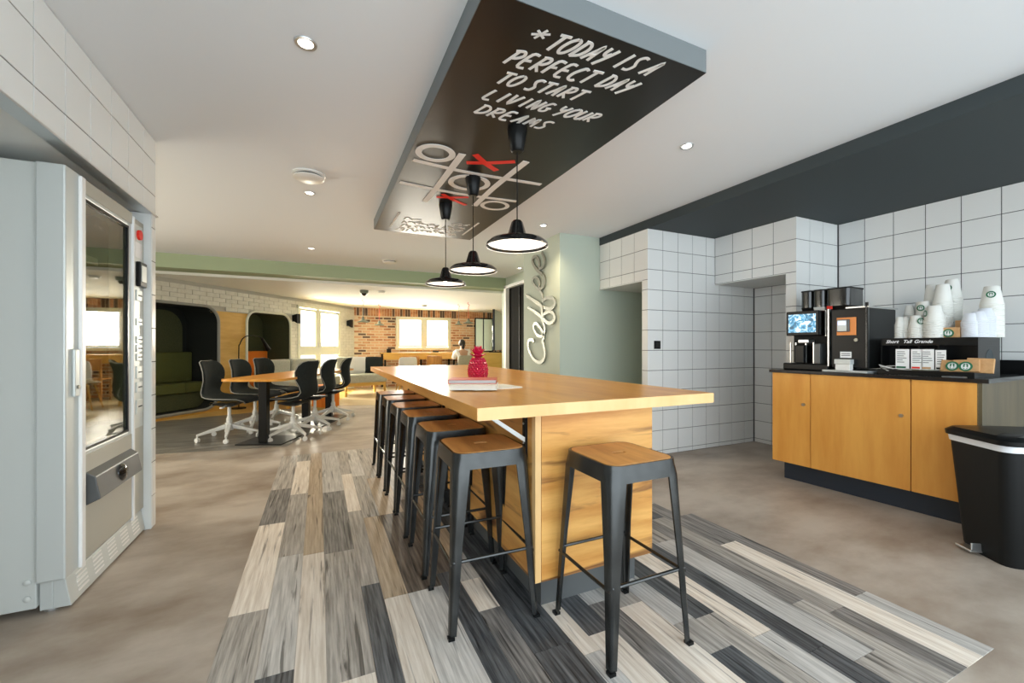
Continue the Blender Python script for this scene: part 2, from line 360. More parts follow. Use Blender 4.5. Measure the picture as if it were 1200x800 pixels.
# left wall with the vending niche (plane x = -.9)
wl = struct('wall_left', MB().box(-.95, -.907, .2, 3.225, 1.874, CE).box(-.95, -.907, 3.155, 3.225, 0, 1.874), M['grout'], label='white tiled wall over the vending machine')
fl = lambda u, v, n: Vector((-.907 + n, u, v))
tiles(wl, fl, [round(3.222 - .2*k, 3) for k in range(15)][::-1], [1.874, 1.99, 2.19, CE])
tiles(wl, fl, [3.158, 3.222], [0, .19, .39, .59, .79, .99, 1.19, 1.39, 1.59, 1.79, 1.874])
struct('wall_niche', MB().box(-2.1, -.95, .2, 3.2, 1.874, 1.9).box(-2.1, -.95, 3.19, 3.22, 0, 1.9).box(-2.1, -2.05, .2, 3.2, 0, 1.9).box(-2.1, -.91, .12, .2, 0, CE).box(-4.5, -.95, 3.2, 3.225, 0, CE).box(-1.2, -.905, 3.147, 3.156, 0, 1.868), M['plaster'], label='white plaster lining of the vending machine niche')
struct('trim_niche_edge', MB().box(-.952, -.893, .2, 3.225, 1.866, 1.874), M['steel'], label='thin metal edge under the tiled header')
# green walls, pillar with the sign, door wall
struct('wall_green', MB().box(2.4, 6.0, 3.95, 4.84, 0, CE), M['sage2'], label='pale sage green wall and pillar carrying the metal lettering')
struct('wall_door_side', MB().box(3.09, 3.25, 4.84, 5.9, 0, CE).box(3.19, 3.30, 6.97, 7.37, 0, CE).box(3.09, 3.25, 5.9, 6.97, 2.17, CE), M['sage2'], label='sage wall around the black doors')
d1 = struct('door_1', MB().box(3.12, 3.16, 5.9, 6.9, 0, 2.13), M['doorblack'], label='tall black doorway beside the sage pillar')
part('door_leaf', MB().box(3.10, 3.14, 6.42, 6.44, .02, 2.1), M['blackmatt'], d1)
part('door_frame', MB().box(3.05, 3.12, 6.88, 6.97, 0, 2.17).box(3.05, 3.12, 5.85, 6.97, 2.13, 2.18), M['enamel'], d1, bevel=.004, label='white frame head and jamb')
# far lounge walls
A = Vector((-2.13, 7.64, 0)); U = Vector((.59838, .80121, 0)); N = Vector((-.80121, .59838, 0))
FM = Matrix(((U.x, N.x, 0, A.x), (U.y, N.y, 0, A.y), (0, 0, 1, 0), (0, 0, 0, 1)))       # (s, t behind, z)
POD = [(-1.1, .995, .06, 1.74, .26), (1.56, 2.65, .30, 1.735, .22)]
WIN = (2.87, 4.30, .35, 1.93)
def inround(s, z, q):
    s0, s1, z0, z1, r = q
    if not (s0 < s < s1 and z0 < z < z1): return False
    for cs_, cz in ((s0+r, z0+r), (s1-r, z0+r), (s0+r, z1-r), (s1-r, z1-r)):
        if (s-cs_)*(1 if cs_ > (s0+s1)/2 else -1) > 0 and (z-cz)*(1 if cz > (z0+z1)/2 else -1) > 0 and math.hypot(s-cs_, z-cz) > r: return False
    return True
def hole(s, z): return any(inround(s, z, (q[0]-.008, q[1]+.008, q[2]-.008, q[3]+.008, q[4])) for q in POD) or (WIN[0] < s < WIN[1] and WIN[2] < z < WIN[3])
st = .025
wall = MB(FM); wood = MB(FM)
s = -2.2
cols = int((4.93 + 2.2) / st)
for i in range(cols):
    s0 = -2.2 + i*st; run = None
    for j in range(int(2.1/st) + 1):
        z = j*st + st/2; solid = (not hole(s0 + st/2, z)) and z < 2.1
        isw = s0 < 2.65 and z < 1.665
        key = ('w' if isw else 'b') if solid else None
        if run and run[0] != key:
            (wood if run[0] == 'w' else wall).box(s0, s0+st, .012 if run[0] == 'b' else 0, .09, run[1], j*st); run = None
        if key and not run: run = (key, j*st)
    if run: (wood if run[0] == 'w' else wall).box(s0, s0+st, .012 if run[0] == 'b' else 0, .09, run[1], 2.1)
wlg = struct('wall_lounge', wall, M['wgrout'], label='white painted brick wall with pods and tall window')
struct('wood_cladding', wood, M['honeywood'], wlg, label='honey wood cladding between the pods')
# white bricks
brick_me = MB().box(-.115, .115, -.012, .006, -.0325, .0325).mesh('white_brick'); n_single = 0; rest = MB(FM)
cells = []
for r in range(30):
    z0 = .01 + r*.07
    for c in range(32):
        s0 = -.3 + c*.238 + (.119 if r % 2 else 0)
        a, b_ = s0, s0 + .23
        if b_ > 4.93: b_ = 4.93
        if z0+.065 > 2.1 or b_-a < .05: continue
        if z0 < 1.665 and a < 2.65: 
            if b_ < 2.7: continue
            a = 2.655
        if any(hole(x, z) for x in (a+.01, (a+b_)/2, b_-.01) for z in (z0+.005, z0+.06)):
            if WIN[2] < z0 + .03 < WIN[3]:
                if a < WIN[0] and b_ > WIN[0]: b_ = WIN[0]
                elif a < WIN[1] and b_ > WIN[1]: a = WIN[1]
                else: continue
                if b_-a < .03 or hole(a+.01, z0+.03) or hole(b_-.01, z0+.03): continue
            else: continue
        cells.append((a, b_, z0))
for a, b_, z0 in cells:
    if n_single < 298 and z0 > .3:
        n_single += 1
        if abs(b_-a-.23) < 1e-3: me = brick_me
        else: me = MB().box(-(b_-a)/2, (b_-a)/2, -.012, .006, -.0325, .0325).mesh('white_brick')
        o = link('brick', me, M['whitebrick'], wlg); o.matrix_world = FM @ Matrix.Translation(((a+b_)/2, 0, z0+.0325))
    else: rest.box(a, b_, -.012, .006, z0, z0+.065)
if rest.v: struct('bricks', rest, M['whitebrick'], wlg, kind='stuff')
# brick end wall (plane through A2, direction U2)
A2 = Vector((.82, 11.59, 0)); U2 = Vector((1, .037, 0)).normalized(); N2 = Vector((-U2.y, U2.x, 0))
FM2 = Matrix(((U2.x, N2.x, 0, A2.x), (U2.y, N2.y, 0, A2.y), (0, 0, 1, 0), (0, 0, 0, 1)))
W2 = (1.09, 2.60, 1.05, 1.88)
wf = struct('wall_end', MB(FM2).box(-.05, W2[0], .01, .12, 0, 2.1).box(W2[1], 4.9, .01, .12, 0, 2.1).box(W2[0], W2[1], .01, .12, 0, W2[2]).box(W2[0], W2[1], .01, .12, W2[3], 2.1), M['mortar'], label='red brick end wall with a double window')
b1 = MB(FM2); b2 = MB(FM2); b3 = MB(FM2)
for r in range(26):
    z0 = .01 + r*.072
    if z0 > 1.84: break
    for c in range(24):
        a = c*.215 + (.107 if r % 2 else 0); b_ = a + .2
        if a < W2[1] and b_ > W2[0] and W2[2]-.04 < z0 < W2[3]:
            if a < W2[0]-.03: b_ = W2[0]
            elif b_ > W2[1]+.03: a = W2[1]
            else: continue
        random.choice([b1, b1, b3, b3, b1, b3, b2]).box(a, b_-.012, -.004-random.random()*.004, .01, z0, z0+.048)
for c in range(70):
    a = c*.07; (b2 if random.random() < .22 else b1).box(a, a+.056, -.006, .01, 1.895, 2.098)
struct('bricks', b1, M['brick'], wf, kind='stuff'); struct('pale_bricks', b3, M['brickpale'], wf, kind='stuff'); struct('burnt_bricks', b2, M['brickdark'], wf, kind='stuff')
struct('wall_lounge_right', MB().box(5.3, 5.42, 7.37, 12.2, 0, 2.1).box(3.30, 5.3, 7.37, 7.45, 0, 2.1), M['sage2'], label='right side wall of the lounge')
struct('wall_left_far', MB().box(-4.5, -4.4, 3.2, 7.4, 0, CE).box(-4.5, -3.2, 7.3, 7.4, 0, CE), M['plaster'], label='pale wall of the left side area')
# windows --------------------------------------------------------------------
def rectframe(mb, s0, s1, z0, z1, w_, t0, t1):
    mb.box(s0, s0+w_, t0, t1, z0, z1).box(s1-w_, s1, t0, t1, z0, z1).box(s0+w_, s1-w_, t0, t1, z0, z0+w_).box(s0+w_, s1-w_, t0, t1, z1-w_, z1)
wn = MB(FM); rectframe(wn, 2.85, 4.33, .33, 1.97, .05, -.03, .06); wn.box(3.46, 3.56, -.01, .05, .38, 1.92).box(2.9, 4.28, -.012, .052, .93, 1.05)
w1 = struct('window_1', wn, M['frame'], label='tall cream framed window in the white brick wall')
for a, b_, c, d in ((2.9, 3.47, 1.04, 1.9), (3.55, 4.28, 1.04, 1.9), (2.9, 3.47, .38, .94), (3.55, 4.28, .38, .94)):
    m_ = MB(FM); rectframe(m_, a, b_, c, d, .05, -.02, .03); sash = part('sash', m_, M['frame'], w1, bevel=.004)
    part('pane', MB(FM).box(a+.04, b_-.04, .0, .006, c+.04, d-.04), M['pane'], sash)
for sx in (3.47, 3.55): part('window_handle', MB(FM).tube([(sx, -.03, 1.16), (sx, -.06, 1.16), (sx, -.06, 1.07)], .008), M['steel'], w1)
wn = MB(FM2); rectframe(wn, W2[0]-.02, W2[1]+.02, W2[2]-.06, W2[3]+.02, .07, -.04, .06); wn.box(1.78, 1.90, -.03, .05, W2[2], W2[3])
w2 = struct('window_2', wn, M['frame'], label='double cream window in the red brick wall')
for a, b_ in ((1.13, 1.79), (1.89, 2.56)):
    m_ = MB(FM2); rectframe(m_, a, b_, 1.07, 1.85, .04, -.035, .02); sash = part('sash', m_, M['frame'], w2)
    part('pane', MB(FM2).box(a+.03, b_-.03, 0, .006, 1.1, 1.82), M['pane'], sash)
# pods -----------------------------------------------------------------------
def ring(q, r, t0, M_=FM):
    s0, s1, z0, z1, rad = q; p = rrect(s1-s0, z1-z0, rad, 8, (s0+s1)/2, (z0+z1)/2); return [(a, t0, b_) for a, b_ in p]
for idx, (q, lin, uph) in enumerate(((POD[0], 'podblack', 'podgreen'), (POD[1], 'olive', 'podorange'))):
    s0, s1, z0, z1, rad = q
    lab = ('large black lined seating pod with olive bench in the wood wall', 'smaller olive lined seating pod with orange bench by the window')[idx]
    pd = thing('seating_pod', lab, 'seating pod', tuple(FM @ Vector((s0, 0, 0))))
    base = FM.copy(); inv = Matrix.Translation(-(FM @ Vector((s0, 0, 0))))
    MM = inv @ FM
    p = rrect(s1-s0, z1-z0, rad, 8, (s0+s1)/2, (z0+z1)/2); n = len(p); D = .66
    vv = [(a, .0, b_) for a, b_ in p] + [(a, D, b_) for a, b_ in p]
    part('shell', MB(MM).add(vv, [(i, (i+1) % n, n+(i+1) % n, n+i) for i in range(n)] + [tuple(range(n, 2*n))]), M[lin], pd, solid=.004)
    part('rim', MB(MM).tube(ring(q, 0, -.006), .023, 8, closed=True), (M['frame'] if idx else M['piping']), pd, smooth=True)
    if idx == 0:
        part('back_panel', MB(MM).prism(rrect(1.5, 1.35, .3, 8, .15, 1.0), D-.03, D-.01, 'y'), M['olive'], pd, label='lighter olive back panel')
        part('bench_base', MB(MM).box(s0+.02, s1-.02, .25, D-.03, .08, .33), M['olive'], pd)
        for a, b_ in ((s0+.05, -.05), (-.04, .60), (.61, .97)): part('seat_cushion', MB(MM).box(a, b_, .20, D-.05, .34, .50), M[uph], pd, bevel=.02)
        part('backrest', MB(MM).box(s0+.05, .975, D-.15, D-.04, .50, .99), M[uph], pd, bevel=.02)
    else:
        part('seat_cushion', MB(MM).box(s0+.03, s1-.03, .08, D-.05, .32, .52), M[uph], pd, bevel=.02)
        for a, b_ in ((s0+.04, 2.09), (2.10, 2.62)): part('backrest', MB(MM).box(a, b_, D-.15, D-.04, .52, .99), M[uph], pd, bevel=.02)
# arc reading lamp between the pods
lp = FM @ Vector((1.28, -.12, 0))
al = thing('arc_lamp', 'thin black arc reading lamp standing before the wood between the pods', 'lamp', tuple(lp))
part('base', MB().lathe([(0, 0), (.11, 0), (.11, .02), (0, .025)], 20), M['blackmatt'], al)
arc = [(0, 0, 0.02), (0, 0, 1.0)] + [(U.x*x, U.y*x, 1.0 + z) for x, z in ((.02, .12), (.08, .22), (.18, .27), (.32, .275), (.45, .26), (.52, .20))]
part('stem', MB().tube(catmull(arc, 4), .009, 6), M['black'], al, smooth=True)
part('lamp_shade', MB().tube([(U.x*.50, U.y*.50, 1.24), (U.x*.66, U.y*.66, 1.02)], .02, 12, r1=.045), M['black'], al, smooth=True)
# wall lamps
for s_, z_, lab in ((2.73, 1.66, 'small dark wedge wall lamp beside the orange pod'), (4.63, 1.66, 'small dark wedge wall lamp between window and red brick corner')):
    p0 = FM @ Vector((s_, -.02, z_)); t = thing('wall_lamp', lab, 'wall lamp', tuple(p0), math.atan2(U.y, U.x), 'wedge wall lamps')
    part('back_plate', MB().box(-.035, .035, 0, .012, -.06, .06), M['blackmatt'], t)
    part('shade', MB().prism([(-.0, -.03), (-.12, -.10), (-.12, .10), (0, .07)], -.05, .05, 'x'), M['blackmatt'], t, bevel=.003)

# ================================================================== CEILING PANEL
PX0, PX1, PY0, PY1, PZ = .49, 1.482, 1.26, 4.30, 2.233
cp = thing('ceiling_panel', 'black hanging ceiling panel with handwritten slogan and noughts and crosses', 'ceiling panel', (PX0, PY0, PZ))
T0 = Matrix.Translation((-PX0, -PY0, -PZ))
part('board', MB(T0).box(PX0, PX1, PY0, PY1, PZ, PZ+.004), M['blackboard'], cp)
part('side_frame', MB(T0).box(PX0-.002, PX0+.02, PY0, PY1, PZ+.002, CE).box(PX1-.02, PX1+.002, PY0, PY1, PZ+.002, CE).box(PX0, PX1, PY0-.002, PY0+.02, PZ+.002, CE).box(PX0, PX1, PY1-.02, PY1+.002, PZ+.002, CE), M['panelside'], cp, label='grey painted edge')
G = {  # stroke letters on a unit box, y down
 'T': [[(0,.05),(1,0)],[(.5,.03),(.42,1)]], 'O': [[(.5,0),(.12,.25),(.0,.7),(.25,1),(.65,.9),(.9,.5),(.85,.12),(.5,0)]],
 'D': [[(.2,.02),(.1,1)],[(0,.03),(.55,.05),(.9,.35),(.75,.8),(.1,1)]], 'A': [[(0,1),(.3,.5),(.6,0),(.65,.5),(.72,1)],[(.12,.66),(.75,.6)]],
 'Y': [[(.05,0),(.05,.35),(.3,.5),(.65,.3)],[(.85,0),(.65,.5),(.25,1.15)]], 'I': [[(.5,0),(.4,1)]],
 'S': [[(.9,.05),(.5,0),(.2,.2),(.4,.45),(.65,.65),(.5,.95),(0,.97)]], 'P': [[(.2,0),(.05,1)],[(-.1,.1),(.6,0),(.85,.25),(.5,.5),(.1,.55)]],
 'E': [[(.75,0),(.15,.05),(.05,.95),(.75,1)],[(.1,.5),(.65,.45)]], 'R': [[(.2,0),(.05,1)],[(0,.05),(.65,0),(.8,.25),(.5,.48),(.1,.55),(.8,1)]],
 'F': [[(.85,0),(.2,.05),(.05,1)],[(.12,.5),(.7,.45)]], 'C': [[(.85,.1),(.45,.05),(.05,.5),(.15,.9),(.6,1),(.85,.9)]],
 'L': [[(.2,0),(.05,.97),(.75,1)]], 'V': [[(.05,0),(.25,1),(.85,0)]], 'N': [[(.0,1),(.15,0),(.6,1),(.85,0)]],
 'G': [[(.85,.1),(.4,.05),(.05,.5),(.2,.97),(.7,.9),(.75,.6)],[(.45,.58),(1,.55)]], 'U': [[(.1,0),(.02,.7),(.3,1),(.7,.8),(.85,0)],[(.85,0),(.8,1)]],
 'M': [[(0,1),(.15,.05),(.4,.7),(.7,.05),(.85,1)]], '*': [[(.5,0),(.5,1)],[(.05,.25),(.95,.75)],[(.05,.75),(.95,.25)]]}
def write_line(words, x0, x1, yt0, yb0, dy, name, wid=.0155, slant=.028, capw=.82):
    """letters from x0 to x1 on the panel underside, cap line yt0, base line yb0, drifting by dy"""
    mb = MB(T0); tot = len(words.replace(' ', '')) + .55*words.count(' '); adv = (x1-x0)/tot; x = x0
    for ch in words:
        if ch == ' ': x += adv*.55; continue
        for stroke in G[ch]:
            pts = []
            cc = catmull([(a, b_, 0) for a, b_ in stroke], 4)
            for p in cc:
                f = (x - x0)/(x1-x0)
                pts.append((x + p.x*adv*capw + slant*(.5-p.y), yt0 + (yb0-yt0)*p.y + dy*f, PZ))
            mb.ribbon(pts, wid, (0, 0, -1), .0012 + .0003*(len(mb.v) // 8 % 5))
        x += adv
    return part('lettering', mb, M['chalk'], cp, label=name)
for ws, x0, x1, yt, yb, dy in (('*', .715, .785, 1.330, 1.385, 0), ('TODAY IS A', .800, 1.290, 1.325, 1.418, -.045), ('PERFECT DAY', .692, 1.285, 1.465, 1.558, -.045),
                          ('TO START', .705, 1.115, 1.602, 1.688, -.035), ('LIVING YOUR', .700, 1.285, 1.738, 1.820, -.040), ('DREAMS', .702, 1.105, 1.865, 1.948, 0)):
    write_line(ws, x0, x1, yt, yb, dy, 'white handwritten capitals', .010 if ws == '*' else .0135)
def stroke(pts, wid, col, name, wf=None):
    return part(name, MB(T0).ribbon(catmull([(x, y, PZ) for x, y in pts], 5), wid, (0, 0, -1), .0012 + .0004*(len(cp.children) % 7), wf), M[col], cp, label=('red' if col == 'red' else 'white') + ' chalk stroke')
stroke([(.526, 2.60), (.9, 2.635), (1.433, 2.615)], .040, 'chalk', 'grid_line'); stroke([(.513, 2.99), (.95, 3.03), (1.423, 3.0)], .040, 'chalk', 'grid_line')
stroke([(.778, 2.394), (.775, 2.9), (.764, 3.308)], .045, 'chalk', 'grid_line'); stroke([(1.172, 2.326), (1.15, 2.8), (1.155, 3.238)], .045, 'chalk', 'grid_line')
def oval(x0, x1, y0, y1, wd): 
    cx_, cy_ = (x0+x1)/2, (y0+y1)/2
    return stroke([(cx_ + (x1-x0)/2*math.cos(a), cy_ + (y1-y0)/2*math.sin(a)) for a in [PI + .2 + k*2*PI/12 for k in range(13)]], wd, 'chalk', 'nought')
oval(.53, .73, 2.36, 2.55, .038); oval(.83, 1.09, 2.68, 2.92, .038); oval(1.20, 1.41, 3.07, 3.26, .034)
for a, b_ in (((.839, 2.50), (1.11, 2.36)), ((.85, 2.37), (1.055, 2.53))): stroke([a, ((a[0]+b_[0])/2, (a[1]+b_[1])/2+.01), b_], .040, 'red', 'cross')
for a, b_ in (((.821, 3.17), (1.045, 3.07)), ((.845, 3.09), (1.085, 3.25))): stroke([a, ((a[0]+b_[0])/2, (a[1]+b_[1])/2+.01), b_], .032, 'red', 'cross')
stroke([(.627, 3.674), (.621, 4.158)], .016, 'chalk', 'bar_line'); stroke([(1.35, 3.668), (1.343, 4.13)], .016, 'chalk', 'bar_line')
small = MB(T0)
for row in range(4):                     # the small illegible note: dense short handwriting strokes
    y = 3.80 + row*.115; x = .70
    while x < 1.27:
        if not (row == 0 and .82 < x < 1.12):
            for q in range(2):
                p0 = (x + random.uniform(-.005, .02), y + random.uniform(-.03, .02), PZ); a = random.choice([(.045, .0), (.03, .05), (-.012, .07), (.04, -.03)])
                small.ribbon([p0, (p0[0] + a[0], p0[1] + a[1], PZ)], .013, (0, 0, -1), .0015)
        x += .042
part('small_note', small, M['chalk'], cp, label='small white handwritten note')

# pendants -------------------------------------------------------------------
def pendant(x, y, zr, lab):
    t = thing('pendant_lamp', lab, 'lamp', (x, y, PZ), 0, 'black pendants over the table')
    part('canopy', MB().lathe([(0, 0), (.052, 0), (.054, -.012), (.036, -.118), (.026, -.128), (0, -.128)], 28), M['black'], t, smooth=True)
    z = zr - PZ
    part('cord', MB().tube([(0, 0, -.12), (0, 0, z+.13)], .0032, 6), M['black'], t, smooth=True)
    part('shade', MB().lathe([(.0, z+.138), (.021, z+.138), (.030, z+.128), (.050, z+.062), (.062, z+.050), (.105, z+.045), (.140, z+.035), (.160, z+.018), (.165, z+.0), (.1635, z+.0), (.150, z+.024)], 40), M['blackgloss'], t, smooth=True)
    part('shade_lining', MB().lathe([(.1630, z+.0005), (.157, z+.014), (.137, z+.030), (.1, z+.040), (.05, z+.046), (0, z+.047)], 40), M['enamel'], t, smooth=True, label='white enamel inside')
    part('socket', MB().lathe([(0, z+.047), (.02, z+.045), (.018, z+.022), (0, z+.020)], 14), M['enamel'], t, smooth=True)
    l = bpy.data.lights.new('pendant_bulb', 'POINT'); l.energy = .9; l.color = (1, .90, .74); l.shadow_soft_size = .03
    o = bpy.data.objects.new('pendant_bulb', l); C.objects.link(o); o.location = (x, y, zr - .004)
    return t
pendant(.949, 1.993, 1.607, 'nearest and largest looking black pendant lamp over the table')
pendant(.954, 2.702, 1.592, 'middle one of three black pendant lamps over the table')
pendant(.930, 3.30, 1.580, 'farthest of three black pendant lamps over the table')

# ceiling fittings -----------------------------------------------------------
def downlight(x, y, z, lab, power=7, r=.04):
    t = thing('downlight', lab, 'ceiling light', (x, y, z), 0, 'recessed ceiling downlights')
    part('ring', MB().lathe([(r*.7, .001), (r*.7, -.004), (r, -.006), (r*1.05, -.002), (r*1.05, .001)], 28), M['steel'], t, smooth=True)
    part('lens', MB().lathe([(0, -.001), (r*.7, -.001), (r*.7, .001), (0, .001)], 20), M['led'], t)
    l = bpy.data.lights.new('downlight_beam', 'SPOT'); l.energy = power; l.color = (1, .80, .52); l.spot_size = 2.3; l.spot_blend = .8; l.shadow_soft_size = .04
    o = bpy.data.objects.new('downlight_beam', l); C.objects.link(o); o.location = (x, y, z-.02); return t
downlight(-.05, 1.92, CE, 'recessed chrome downlight nearest the camera on the left ceiling', 6, .042)
downlight(-.07, 3.78, CE, 'small recessed downlight just behind the round ceiling vent', 14)
downlight(2.08, 1.91, CE, 'recessed downlight between the black panel and the dark soffit', 6)
downlight(-.09, 5.9, CE, 'recessed downlight on the left, nearest to the green beam', 22)
downlight(2.10, 3.78, CE, 'recessed downlight before the green pillar with the metal sign', 16)
t = copy_tree(bpy.data.objects['downlight.004'], (2.9, 6.0, CE), None, 'recessed downlight in front of the black doors')
l = bpy.data.objects['downlight_beam.004'].copy(); C.objects.link(l); l.location = (2.72, 5.95, CE-.02)
def vent(x, y, z, r, lab):
    t = thing('ceiling_vent', lab, 'vent', (x, y, z), 0, 'round white ceiling vents')
    part('collar', MB().lathe([(0, 0), (r*1.05, 0), (r*1.05, -.008), (r*.95, -.014), (0, -.014)], 32), M['whitepl'], t, smooth=True)
    part('gap', MB().lathe([(0, -.014), (r*.86, -.014), (r*.86, -.024), (0, -.024)], 32), M['blackmatt'], t)
    part('disc', MB().lathe([(0, -.024), (r*.96, -.024), (r*.98, -.032), (r*.8, -.042), (0, -.045)], 32), M['whitepl'], t, smooth=True)
vent(-.067, 3.372, CE, .105, 'large round white vent on the main ceiling left of the panel')
vent(.93, 6.25, CE, .10, 'small looking round white vent just before the green beam')
vent(2.35, 10.3, 2.10, .09, 'round white vent on the far lounge ceiling')
t = thing('dome_camera', 'dark lensed security dome hanging from the lounge ceiling', 'camera', (.74, 8.0, 2.10))
part('housing', MB().lathe([(0, 0), (.075, 0), (.075, -.035), (.062, -.055), (0, -.055)], 24), M['green_shade'], t, smooth=True)
part('dome', MB().lathe([(.045, -.05), (.042, -.08), (.025, -.098), (0, -.103)], 20), M['blackgloss'], t, smooth=True)
p = Zp(447, 341, 2.1); t = thing('smoke_detector', 'flat smoke detector on the lounge ceiling behind the dome camera', 'detector', p)
part('housing', MB().lathe([(0, 0), (.06, 0), (.055, -.03), (.03, -.038), (0, -.038)], 24), M['whitepl'], t, smooth=True)
part('base', MB().lathe([(0, 0), (.07, 0), (.07, -.01), (0, -.01)], 24), M['whitepl'], t)

# ================================================================== TALL TABLE
tb = thing('breakfast_table', 'long high honey oak table on a panelled block base', 'table', (1.06, 2.97, 0))
TM = Matrix.Translation((-1.06, -2.97, 0)); TX0, TX1, TY0, TY1, TZ = .49, 1.632, 1.345, 4.6, .87
part('table_top', MB(TM).box(TX0+.002, TX1-.002, TY0+.002, TY1, TZ-.044, TZ), M['oaktop'], tb, bevel=.001)
part('edge_strip', MB(TM).box(TX0, TX1, TY0-.001, TY0+.001, TZ-.0445, TZ-.0004), M['oakedge'], tb, label='paler oak front edging')
part('edge_strip', MB(TM).box(TX0-.001, TX0+.001, TY0, TY1, TZ-.0445, TZ-.0004), M['oak'], tb, label='orange oak side edging')
BX0, BX1, BY0, BY1 = .785, 1.392, 1.478, 4.40
part('front_panel', MB(TM).box(BX0+.028, BX1, BY0, BY0+.022, .132, TZ-.044), M['oakside'], tb)
part('corner_strip', MB(TM).box(BX0, BX0+.026, BY0+.001, BY0+.03, .132, TZ-.044), M['oakedge'], tb)
for k in range(3): part('side_panel', MB(TM).box(BX0, BX0+.022, BY0+.03+k*.964, BY0+.991+k*.964, .132, TZ-.044), M['oakside'], tb)
for k in range(3): part('side_panel', MB(TM).box(BX1-.022, BX1, BY0+.024+k*.966, BY0+.987+k*.966, .132, TZ-.044), M['oakside'], tb)
part('end_panel', MB(TM).box(BX0, BX1, BY1-.02, BY1, .132, TZ-.044), M['oakside'], tb)
part('plinth', MB(TM).box(BX0+.055, BX1-.055, BY0+.055, BY1-.055, 0, .132), M['plinth'], tb, label='grey recessed plinth')
for k in range(3):
    y = 1.56 + k*1.25
    br = part('bracket', MB(TM).box(BX0-.012, BX0, y-.012, y+.012, TZ-.30, TZ-.046).box(BX0-.16, BX0-.012, y-.012, y+.012, TZ-.054, TZ-.046), M['black'], tb)
    part('strut', MB(TM).prism([(BX0-.012, TZ-.185), (BX0-.012, TZ-.165), (BX0-.175, TZ-.055), (BX0-.2, TZ-.055)], y-.012, y+.012, 'y'), M['silver'], br, label='pale steel strut')
    for z in (TZ-.11, TZ-.19, TZ-.27): part('screw', MB(TM).tube([(BX0-.012, y, z), (BX0-.016, y, z)], .005, 8), M['steel'], br)

# stools ---------------------------------------------------------------------
def make_stool(loc, lab):
    t = thing('bar_stool', lab, 'stool', loc, 0, 'gunmetal bar stools around the tall table')
    hz = .675; n = 6; outer = rrect(.288, .288, .045, n); m = len(outer)
    inner = [(.034*math.cos(math.atan2(b_, a)), .014*math.sin(math.atan2(b_, a))) for a, b_ in outer]
    vv = []; 
    for z in (hz-.012, hz): vv += [(a, b_, z) for a, b_ in outer] + [(a, b_, z) for a, b_ in inner]
    ff = []
    for i in range(m):
        j = (i+1) % m
        ff += [(2*m+i, 2*m+j, 3*m+j, 3*m+i), (i, j, m+j, m+i), (i, j, 2*m+j, 2*m+i), (m+i, m+j, 3*m+j, 3*m+i)]
    part('seat', MB().add(vv, ff), M['seatwood'], t, bevel=.0015, label='warm brown wooden seat with a slot')
    a = rrect(.306, .306, .05, n); b_ = rrect(.318, .318, .052, n); c = rrect(.292, .292, .046, n)
    vv = [(x, y, hz-.002) for x, y in c] + [(x, y, hz-.002) for x, y in a] + [(x, y, hz-.062) for x, y in b_] + [(x*.975, y*.975, hz-.062) for x, y in b_] + [(x*.985, y*.985, hz-.012) for x, y in c]
    ff = []
    for k in range(4): ff += [(k*m+i, k*m+(i+1) % m, (k+1)*m+(i+1) % m, (k+1)*m+i) for i in range(m)]
    ff += [(4*m+i, 4*m+(i+1) % m, (i+1) % m, i) for i in range(m)]
    part('seat_frame', MB().add(vv, ff), M['gun'], t, smooth=True)
    part('slot_back', MB().box(-.04, .04, -.02, .02, hz-.03, hz-.026), M['blackmatt'], t)
    for sx in (-1, 1):
        for sy in (-1, 1):
            rows = []
            for z, cxy, fl_, rr in ((hz-.010, .1515, .070, .045), (hz-.06, .1585, .062, .040), (.34, .168, .040, .022), (.012, .181, .026, .012)):
                pr_ = [(-fl_, 0)] + [(-rr + rr*math.sin(q), -rr + rr*math.cos(q)) for q in [k*PI/2/5 for k in range(6)]] + [(0, -fl_)]
                th_ = .007
                inn = [(-fl_, -th_)] + [(-rr + (rr-th_)*math.sin(q), -rr + (rr-th_)*math.cos(q)) for q in [k*PI/2/5 for k in range(6)]] + [(-th_, -fl_)]
                loop = pr_ + inn[::-1]
                rows.append([(sx*(cxy+x), sy*(cxy+y), z) for x, y in loop])
            k = len(rows[0]); ff = [tuple(range(k)), tuple(3*k+i for i in range(k))]
            for r in range(3): ff += [(r*k+i, r*k+(i+1) % k, (r+1)*k+(i+1) % k, (r+1)*k+i) for i in range(k)]
            lg = part('leg', MB().add(sum(rows, []), ff), M['gun'], t, smooth=True)
            part('foot_cap', MB().box(sx*.1805-.006*sx-.012, sx*.1805-.006*sx+.012, sy*.1745-.012, sy*.1745+.012, 0, .013), M['black'], lg)
    for s_ in (-1, 1):
        part('foot_rail', MB().tube([(-.163, s_*.163, .275), (.163, s_*.163, .275)], .0065, 8), M['gun'], t, smooth=True)
        part('foot_rail', MB().tube([(s_*.166, -.163, .262), (s_*.166, .163, .262)], .0065, 8), M['gun'], t, smooth=True)
    return t
st0 = make_stool((1.045, 1.285, 0), 'nearest bar stool, alone at the short front end of the tall table')
for y, lab in ((1.66, 'first bar stool along the left side, by the table front corner'), (2.11, 'second bar stool from the front along the left side'),
               (2.57, 'third bar stool from the front along the left side'), (2.97, 'fourth bar stool from the front along the left side'),
               (3.41, 'fifth bar stool, next to last along the left side'), (3.82, 'sixth and farthest bar stool along the left side')):
    copy_tree(st0, (.62, y, 0), random.uniform(-.03, .03), lab)

